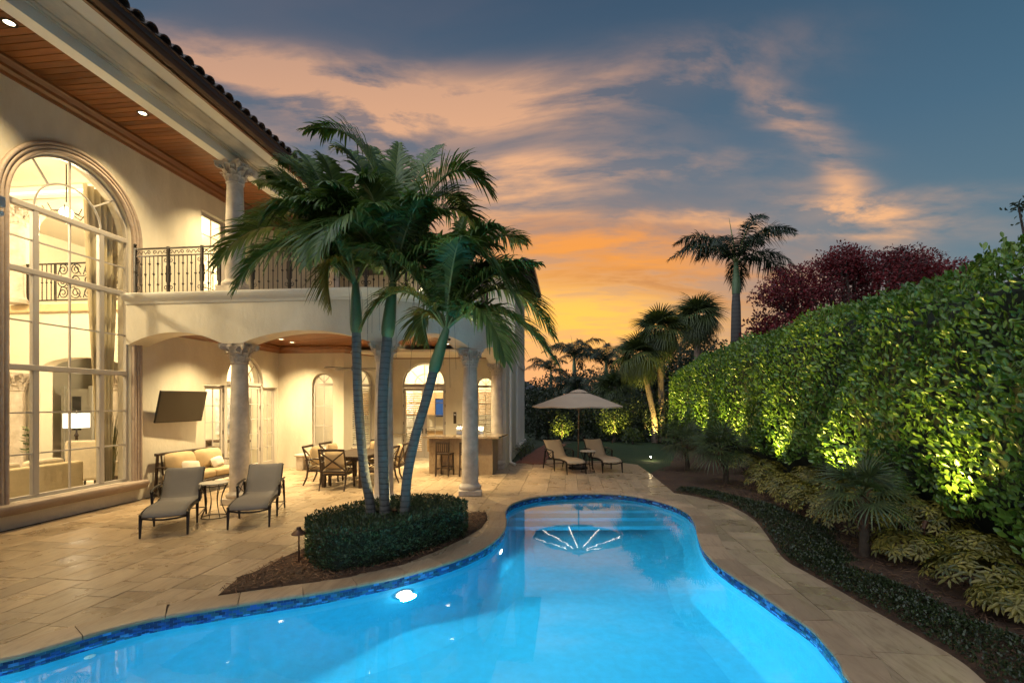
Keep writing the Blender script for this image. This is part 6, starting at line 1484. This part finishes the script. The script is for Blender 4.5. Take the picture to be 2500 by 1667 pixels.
# ---------- royal palms (silhouettes)
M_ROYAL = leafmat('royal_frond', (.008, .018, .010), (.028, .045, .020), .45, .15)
def royal_mesh(L, seed, droop):
    o = frond((0, 0, 0), (L*(.48-.12*droop), 0, L*(.46+.62*droop)), (L*(1.0-.25*abs(droop-.1)), 0, L*droop), L*.24, M_ROYAL, None, 84, L*.0085, .08, .3, .7, seed, .03, 'frond', .6, .7); me = o.data; r = o.children[0].data
    bpy.data.objects.remove(o.children[0]); bpy.data.objects.remove(o); return me, r
RM = [royal_mesh(3.0, 90+i, dz) for i, dz in enumerate((.42, .08, -.30))]
def royal(x, y, d, sc, lb, n=11, spear=True, base_z=0):
    top = at(x, y, d); t = thing('royal_palm', (top.x, top.y, base_z), 0, lb, 'palm', 'feather palms on the skyline'); h = top.z-base_z
    MB().tube([(0, 0, 0), (0, 0, h*.4), (0, 0, h*.75), (0, 0, h-1.5*sc)], [.22*sc, .26*sc, .2*sc, .16*sc], 12).build('trunk', ringed('royal_trunk', (.06, .055, .05), (.10, .095, .09), 4) if 'royal_trunk' not in MATS else MATS['royal_trunk'], t, smooth=60)
    MB().tube([(0, 0, h-1.5*sc), (0, 0, h-1.0*sc), (0, 0, h)], [.18*sc, .19*sc, .09*sc], 12).build('crownshaft', M_SHAFT, t, smooth=60)
    for k in range(n):
        me, r = RM[k % 3] if k > 2 else RM[0]; o = link('frond', me, t); o.location = (0, 0, h-.05); o.rotation_euler = (0, random.uniform(-.1, .1), k*2.39996+random.uniform(-.15, .15)); s = sc*random.uniform(.9, 1.08); o.scale = (s, s, s); link('rachis', r, o)
    if spear: MB().tube([(0, 0, h-.1), (-.12*sc, 0, h+.9*sc), (-.32*sc, 0, h+2.1*sc)], [.05*sc, .035*sc, .006*sc], 6).build('spear_leaf', M_RACH, t, smooth=60)
random.seed(21)
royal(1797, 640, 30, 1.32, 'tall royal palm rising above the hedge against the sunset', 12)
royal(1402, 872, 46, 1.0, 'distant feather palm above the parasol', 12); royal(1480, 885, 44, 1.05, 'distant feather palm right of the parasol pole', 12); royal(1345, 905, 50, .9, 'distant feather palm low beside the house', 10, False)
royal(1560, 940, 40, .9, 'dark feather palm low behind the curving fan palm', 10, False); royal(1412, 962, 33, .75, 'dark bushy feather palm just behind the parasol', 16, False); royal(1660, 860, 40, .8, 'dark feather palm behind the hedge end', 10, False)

# ---------- broadleaf trees, far shrubs
M_BARK = mat('tree_bark', (.06, .045, .035), .95, .3, 8, .6, 40)
def leafy(name, base, h, blobs, leafm, nper, size, label, cat, group, tpl=DIAM, trunk=.16, limb=True):
    """tree or shrub: trunk, limbs to each clump, and leaf clumps (x, y, z, rx, rz) relative to the base"""
    t = thing(name, base, 0, label, cat, group); ps, ns, tn = [], [], []
    for (bx, by, bz, rx, rz) in blobs:
        k = int(nper*(rx*rx*rz)**(.62)); v = rand_dirs(k)*(rng.random((k, 1))**.34); jit = 1+.28*np.sin(v[:, :1]*5+bx)*np.sin(v[:, 1:2]*4+by); c = np.array([bx, by, bz])
        ps.append(c+v*jit*np.array([rx, rx, rz])); ns.append(norm(v+np.array([0, 0, .5]))); tn.append(np.clip(rng.normal(.35+.3*rng.random(), .22, k), 0, 1))
    P = np.concatenate(ps); Nn = np.concatenate(ns); T = np.concatenate(tn); N = len(P); L = rng.uniform(.7, 1.2, N)*size
    leaves('crown' if trunk > .05 else 'leaves', P, norm(Nn*.4+rng.normal(0, .7, (N, 3))), Nn+rng.normal(0, .5, (N, 3)), L, L*.5, leafm, T, tpl, t)
    if trunk:
        b0 = blobs[0]; MB().tube([(0, 0, 0), (b0[0]*.2, b0[1]*.2, h*.3), (b0[0]*.5, b0[1]*.5, max(.2, b0[2]-b0[4]*.3))], [trunk*1.3, trunk, trunk*.7], 8).build('trunk', M_BARK, t, smooth=60)
        if limb:
            for (bx, by, bz, rx, rz) in blobs[1:]: MB().tube([(b0[0]*.2, b0[1]*.2, h*.3), ((bx+b0[0]*.2)/2, (by+b0[1]*.2)/2, (bz+h*.3)/2+.1), (bx, by, bz)], [trunk*.6, trunk*.4, trunk*.15], 6).build('limb', M_BARK, t, smooth=60)
    return t
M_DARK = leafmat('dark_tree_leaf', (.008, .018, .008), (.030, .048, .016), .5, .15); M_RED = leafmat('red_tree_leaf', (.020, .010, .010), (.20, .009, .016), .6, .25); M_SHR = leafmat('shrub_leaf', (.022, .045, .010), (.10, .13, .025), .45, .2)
c = at(2090, 700, 23); random.seed(9); bl = []
for k in range(44):
    q_ = k/43; px = 1890+450*q_+random.uniform(-15, 15); py = 716-92*math.sin(PI*min(1, q_*.75+.14))**.8+random.uniform(0, 150)*(1 if q_ < .6 else .5); q = at(px, py, 23+random.uniform(-1.5, 2)); bl.append((q.x-c.x, q.y-c.y, q.z, random.uniform(.7, 1.1), random.uniform(.5, .85)))
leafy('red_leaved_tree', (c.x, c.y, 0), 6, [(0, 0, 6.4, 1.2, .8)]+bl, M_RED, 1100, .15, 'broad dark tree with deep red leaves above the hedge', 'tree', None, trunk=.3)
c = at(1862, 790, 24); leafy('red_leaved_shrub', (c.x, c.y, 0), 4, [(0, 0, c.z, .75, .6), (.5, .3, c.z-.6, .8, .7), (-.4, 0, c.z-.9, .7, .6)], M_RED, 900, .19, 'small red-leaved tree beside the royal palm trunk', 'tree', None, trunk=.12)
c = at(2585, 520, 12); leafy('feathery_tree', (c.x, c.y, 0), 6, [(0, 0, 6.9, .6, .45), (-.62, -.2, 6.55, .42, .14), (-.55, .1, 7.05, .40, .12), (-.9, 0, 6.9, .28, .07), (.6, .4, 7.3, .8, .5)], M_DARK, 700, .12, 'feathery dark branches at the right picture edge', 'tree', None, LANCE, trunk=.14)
# dark trees closing the garden behind
far_spec = [(1290, 960, 33, 1.6), (1335, 975, 36, 1.5), (1370, 940, 40, 2.0), (1440, 930, 42, 2.1), (1520, 925, 42, 2.0), (1555, 905, 38, 1.6), (1600, 915, 37, 1.9), (1650, 880, 36, 1.7), (1730, 860, 38, 1.9), (1480, 975, 34, 1.6)]
for i, (px, py, d_, r_) in enumerate(far_spec):
    q = at(px, py, d_); lb = ('dark tree rising just right of the house wing', 'low dark tree left of the parasol top', 'dark tree left behind the parasol', 'dark tree under the left distant palm', 'dark tree under the right distant palm', 'dark tree behind the curving fan palm', 'dark tree behind the straight fan palm', 'dark tree between fan palm and royal palm', 'dark tree at the foot of the royal palm', 'low dark tree right of the parasol')[i]
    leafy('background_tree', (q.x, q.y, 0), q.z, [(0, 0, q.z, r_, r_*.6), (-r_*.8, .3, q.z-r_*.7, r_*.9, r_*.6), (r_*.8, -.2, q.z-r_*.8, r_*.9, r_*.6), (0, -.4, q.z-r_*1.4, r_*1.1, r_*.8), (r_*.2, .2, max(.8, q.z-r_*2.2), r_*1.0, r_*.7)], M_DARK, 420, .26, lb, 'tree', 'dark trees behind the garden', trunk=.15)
# back hedge of single bushes
random.seed(4); x = -1.6; i = 0; names = ('beside the house wing', 'past the brick path', 'left of the near uplight', 'left behind the parasol pole', 'behind the parasol pole', 'right behind the parasol pole', 'right of the parasol', 'left of the far uplight', 'behind the far uplight', 'left of the lit trunks', 'behind the lit trunks', 'at the end of the tall hedge')
for k in range(12):
    r_ = random.uniform(.75, .95); y = 26.5-.12*k+random.uniform(-.4, .4); h_ = random.uniform(2.0, 2.8)-.02*k
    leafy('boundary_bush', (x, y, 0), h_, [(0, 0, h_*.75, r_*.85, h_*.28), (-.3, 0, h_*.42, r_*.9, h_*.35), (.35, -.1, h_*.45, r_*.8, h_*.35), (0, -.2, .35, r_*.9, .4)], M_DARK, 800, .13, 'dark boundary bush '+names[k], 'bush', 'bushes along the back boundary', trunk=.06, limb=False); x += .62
for (px, py, d_, h_, r_, lb) in ((1372, 1062, 23.6, 1.5, .55, 'small uplit yellow-green shrub left of the parasol pole'), (1500, 1066, 24.2, 2.1, .85, 'large uplit yellow-green shrub right of the parasol pole'), (1545, 1075, 23, .8, .5, 'low green shrub before the curving fan palm'), (1645, 1092, 20.5, 1.8, .6, 'uplit green shrub at the far end of the hedge')):
    q = at(px, py, d_); leafy('uplit_shrub', (q.x, q.y, 0), h_, [(0, 0, h_*.7, r_, h_*.3), (-r_*.4, 0, h_*.4, r_*.8, h_*.3), (r_*.4, 0, h_*.45, r_*.8, h_*.3)], M_SHR, 900, .12, lb, 'shrub', 'uplit shrubs beyond the lawn', trunk=.04, limb=False)
for k, (px, py, d_) in enumerate(((1272, 1108, 16.6), (1280, 1103, 17.6), (1283, 1098, 19))):
    q = at(px, py, d_); leafy('low_shrub', (q.x, q.y, 0), .6, [(0, 0, .38, .34, .22), (.1, .25, .34, .3, .2)], M_SHR, 900, .06, ('low clipped shrub at the foot of the downpipe', 'low clipped shrub under the bay window', 'low clipped shrub farthest along the house wing')[k], 'shrub', 'low shrubs along the house wing', trunk=.02, limb=False)
# ---------- neighbour's house
nb = thing('neighbour_house', (-6.5, 44, 0), 0, 'neighbouring house with dark grey roof beyond the trees', 'house')
MB().bx(-6, 4.2, 0, 8, 0, 2.9).build('wall', M_STUCCO, nb); MB().add([(-6.6, -.6, 2.8), (4.8, -.6, 2.8), (4.8, 8.6, 2.8), (-6.6, 8.6, 2.8), (-2.5, 4, 4.9), (.7, 4, 4.9)], [(0, 1, 5, 4), (1, 2, 5), (2, 3, 4, 5), (3, 0, 4), (3, 2, 1, 0)]).build('roof', mat('grey_roof', (.055, .06, .07), .7, .2, 3, stretch=(.3, .3, 9)), nb)
for k in range(8): z = 2.86+.25*k; q = k/8.4; MB().bx(-6.6+q*4.1, 4.8-q*4.1, -.6+q*4.6-.03, -.6+q*4.6+.05, z, z+.05).build('roof_course', MATS['grey_roof'], nb)
MB().bx(1.0, 2.2, -.03, .02, 1.0, 2.2).build('window', MATS['dark_pane'], nb)
# ---------- landscape spotlights
def uplight(p, target, w, label, col=(1, .74, .17), size=88, zh=.09):
    t = thing('garden_spotlight', p, 0, label, 'spotlight', 'garden uplights'); a = (Vector(target)-Vector(p)).normalized(); z = Vector((0, 0, zh))
    MB().tube([(0, 0, -.04), (0, 0, zh-.01)], .010, 6).build('stake', M_BRZ, t); MB().tube([z-a*.05, z+a*.05, z+a*.06], [.028, .032, .034], 12).build('housing', M_BRZ, t, smooth=40); MB().tube([z+a*.052, z+a*.056], .027, 12).build('lens', emit('spot_lens', (1, .85, .45), 12), t)
    lamp('bulb', 'SPOT', z+a*.075, w, col, t, z+a*2, spot_size=R(size), spot_blend=.8, shadow_soft_size=.03)
for (x, y, tgt, w, lb) in ((4.62, 6.85, (5.3, 7.0, 1.9), 480, 'spotlight hidden behind the nearest dwarf palm'), (4.55, 9.25, (5.25, 9.5, 1.8), 560, 'spotlight at the foot of the brightly lit shrub'), (4.55, 12.0, (5.25, 12.3, 1.9), 600, 'spotlight behind the middle dwarf palm'), (4.5, 15.2, (5.25, 15.6, 2.1), 700, 'spotlight beyond the farthest dwarf palm'),
                            (4.72, 4.15, (5.3, 4.3, 1.7), 360, 'spotlight at the right picture edge'), (4.4, 18.5, (5.25, 19.0, 2.2), 800, 'spotlight along the far part of the tall hedge'), (4.35, 22.0, (5.25, 22.6, 2.4), 900, 'spotlight near the far end of the tall hedge')):
    uplight((x, y, .02), tgt, w, lb, zh=.42)
for (px, py, d_, h_, w, lb) in ((1368, 1072, 22.9, 1.2, 405, 'spotlight under the small uplit shrub'), (1495, 1076, 23.2, 1.6, 720, 'spotlight under the large uplit shrub'), (1604, 1084, 23.2, 3.5, 810, 'spotlight at the foot of the straight fan palm'), (1590, 1078, 24.6, 3.0, 540, 'spotlight at the foot of the curving fan palm')):
    q = at(px, py, d_); uplight((q.x, q.y, .02), (q.x+.15, q.y+1.0, h_), w, lb)
uplight((hole[0]+.06, hole[1]+.17, .05), (hole[0]+.05, hole[1]-.1, 3.2), 230, 'spotlight inside the clipped hedge behind the palm trunks', (1, .82, .40), 100, .36)
q = at(1589, 1122, 16.8); pl2 = thing('path_light', (q.x, q.y, 0), 0, 'small bright path light at the edge of the lawn', 'path light'); MB().tube([(0, 0, 0), (0, 0, .1)], .012, 6).build('stake', M_BRZ, pl2); MB().lathe([(.0, .09), (.022, .1), (.022, .13), (0, .14)], 10).build('lens', emit('bright_lens', (1, .86, .5), 60), pl2, smooth=50); lamp('bulb', 'POINT', (0, -.03, .18), 6, (1, .75, .4), pl2, shadow_soft_size=.03)
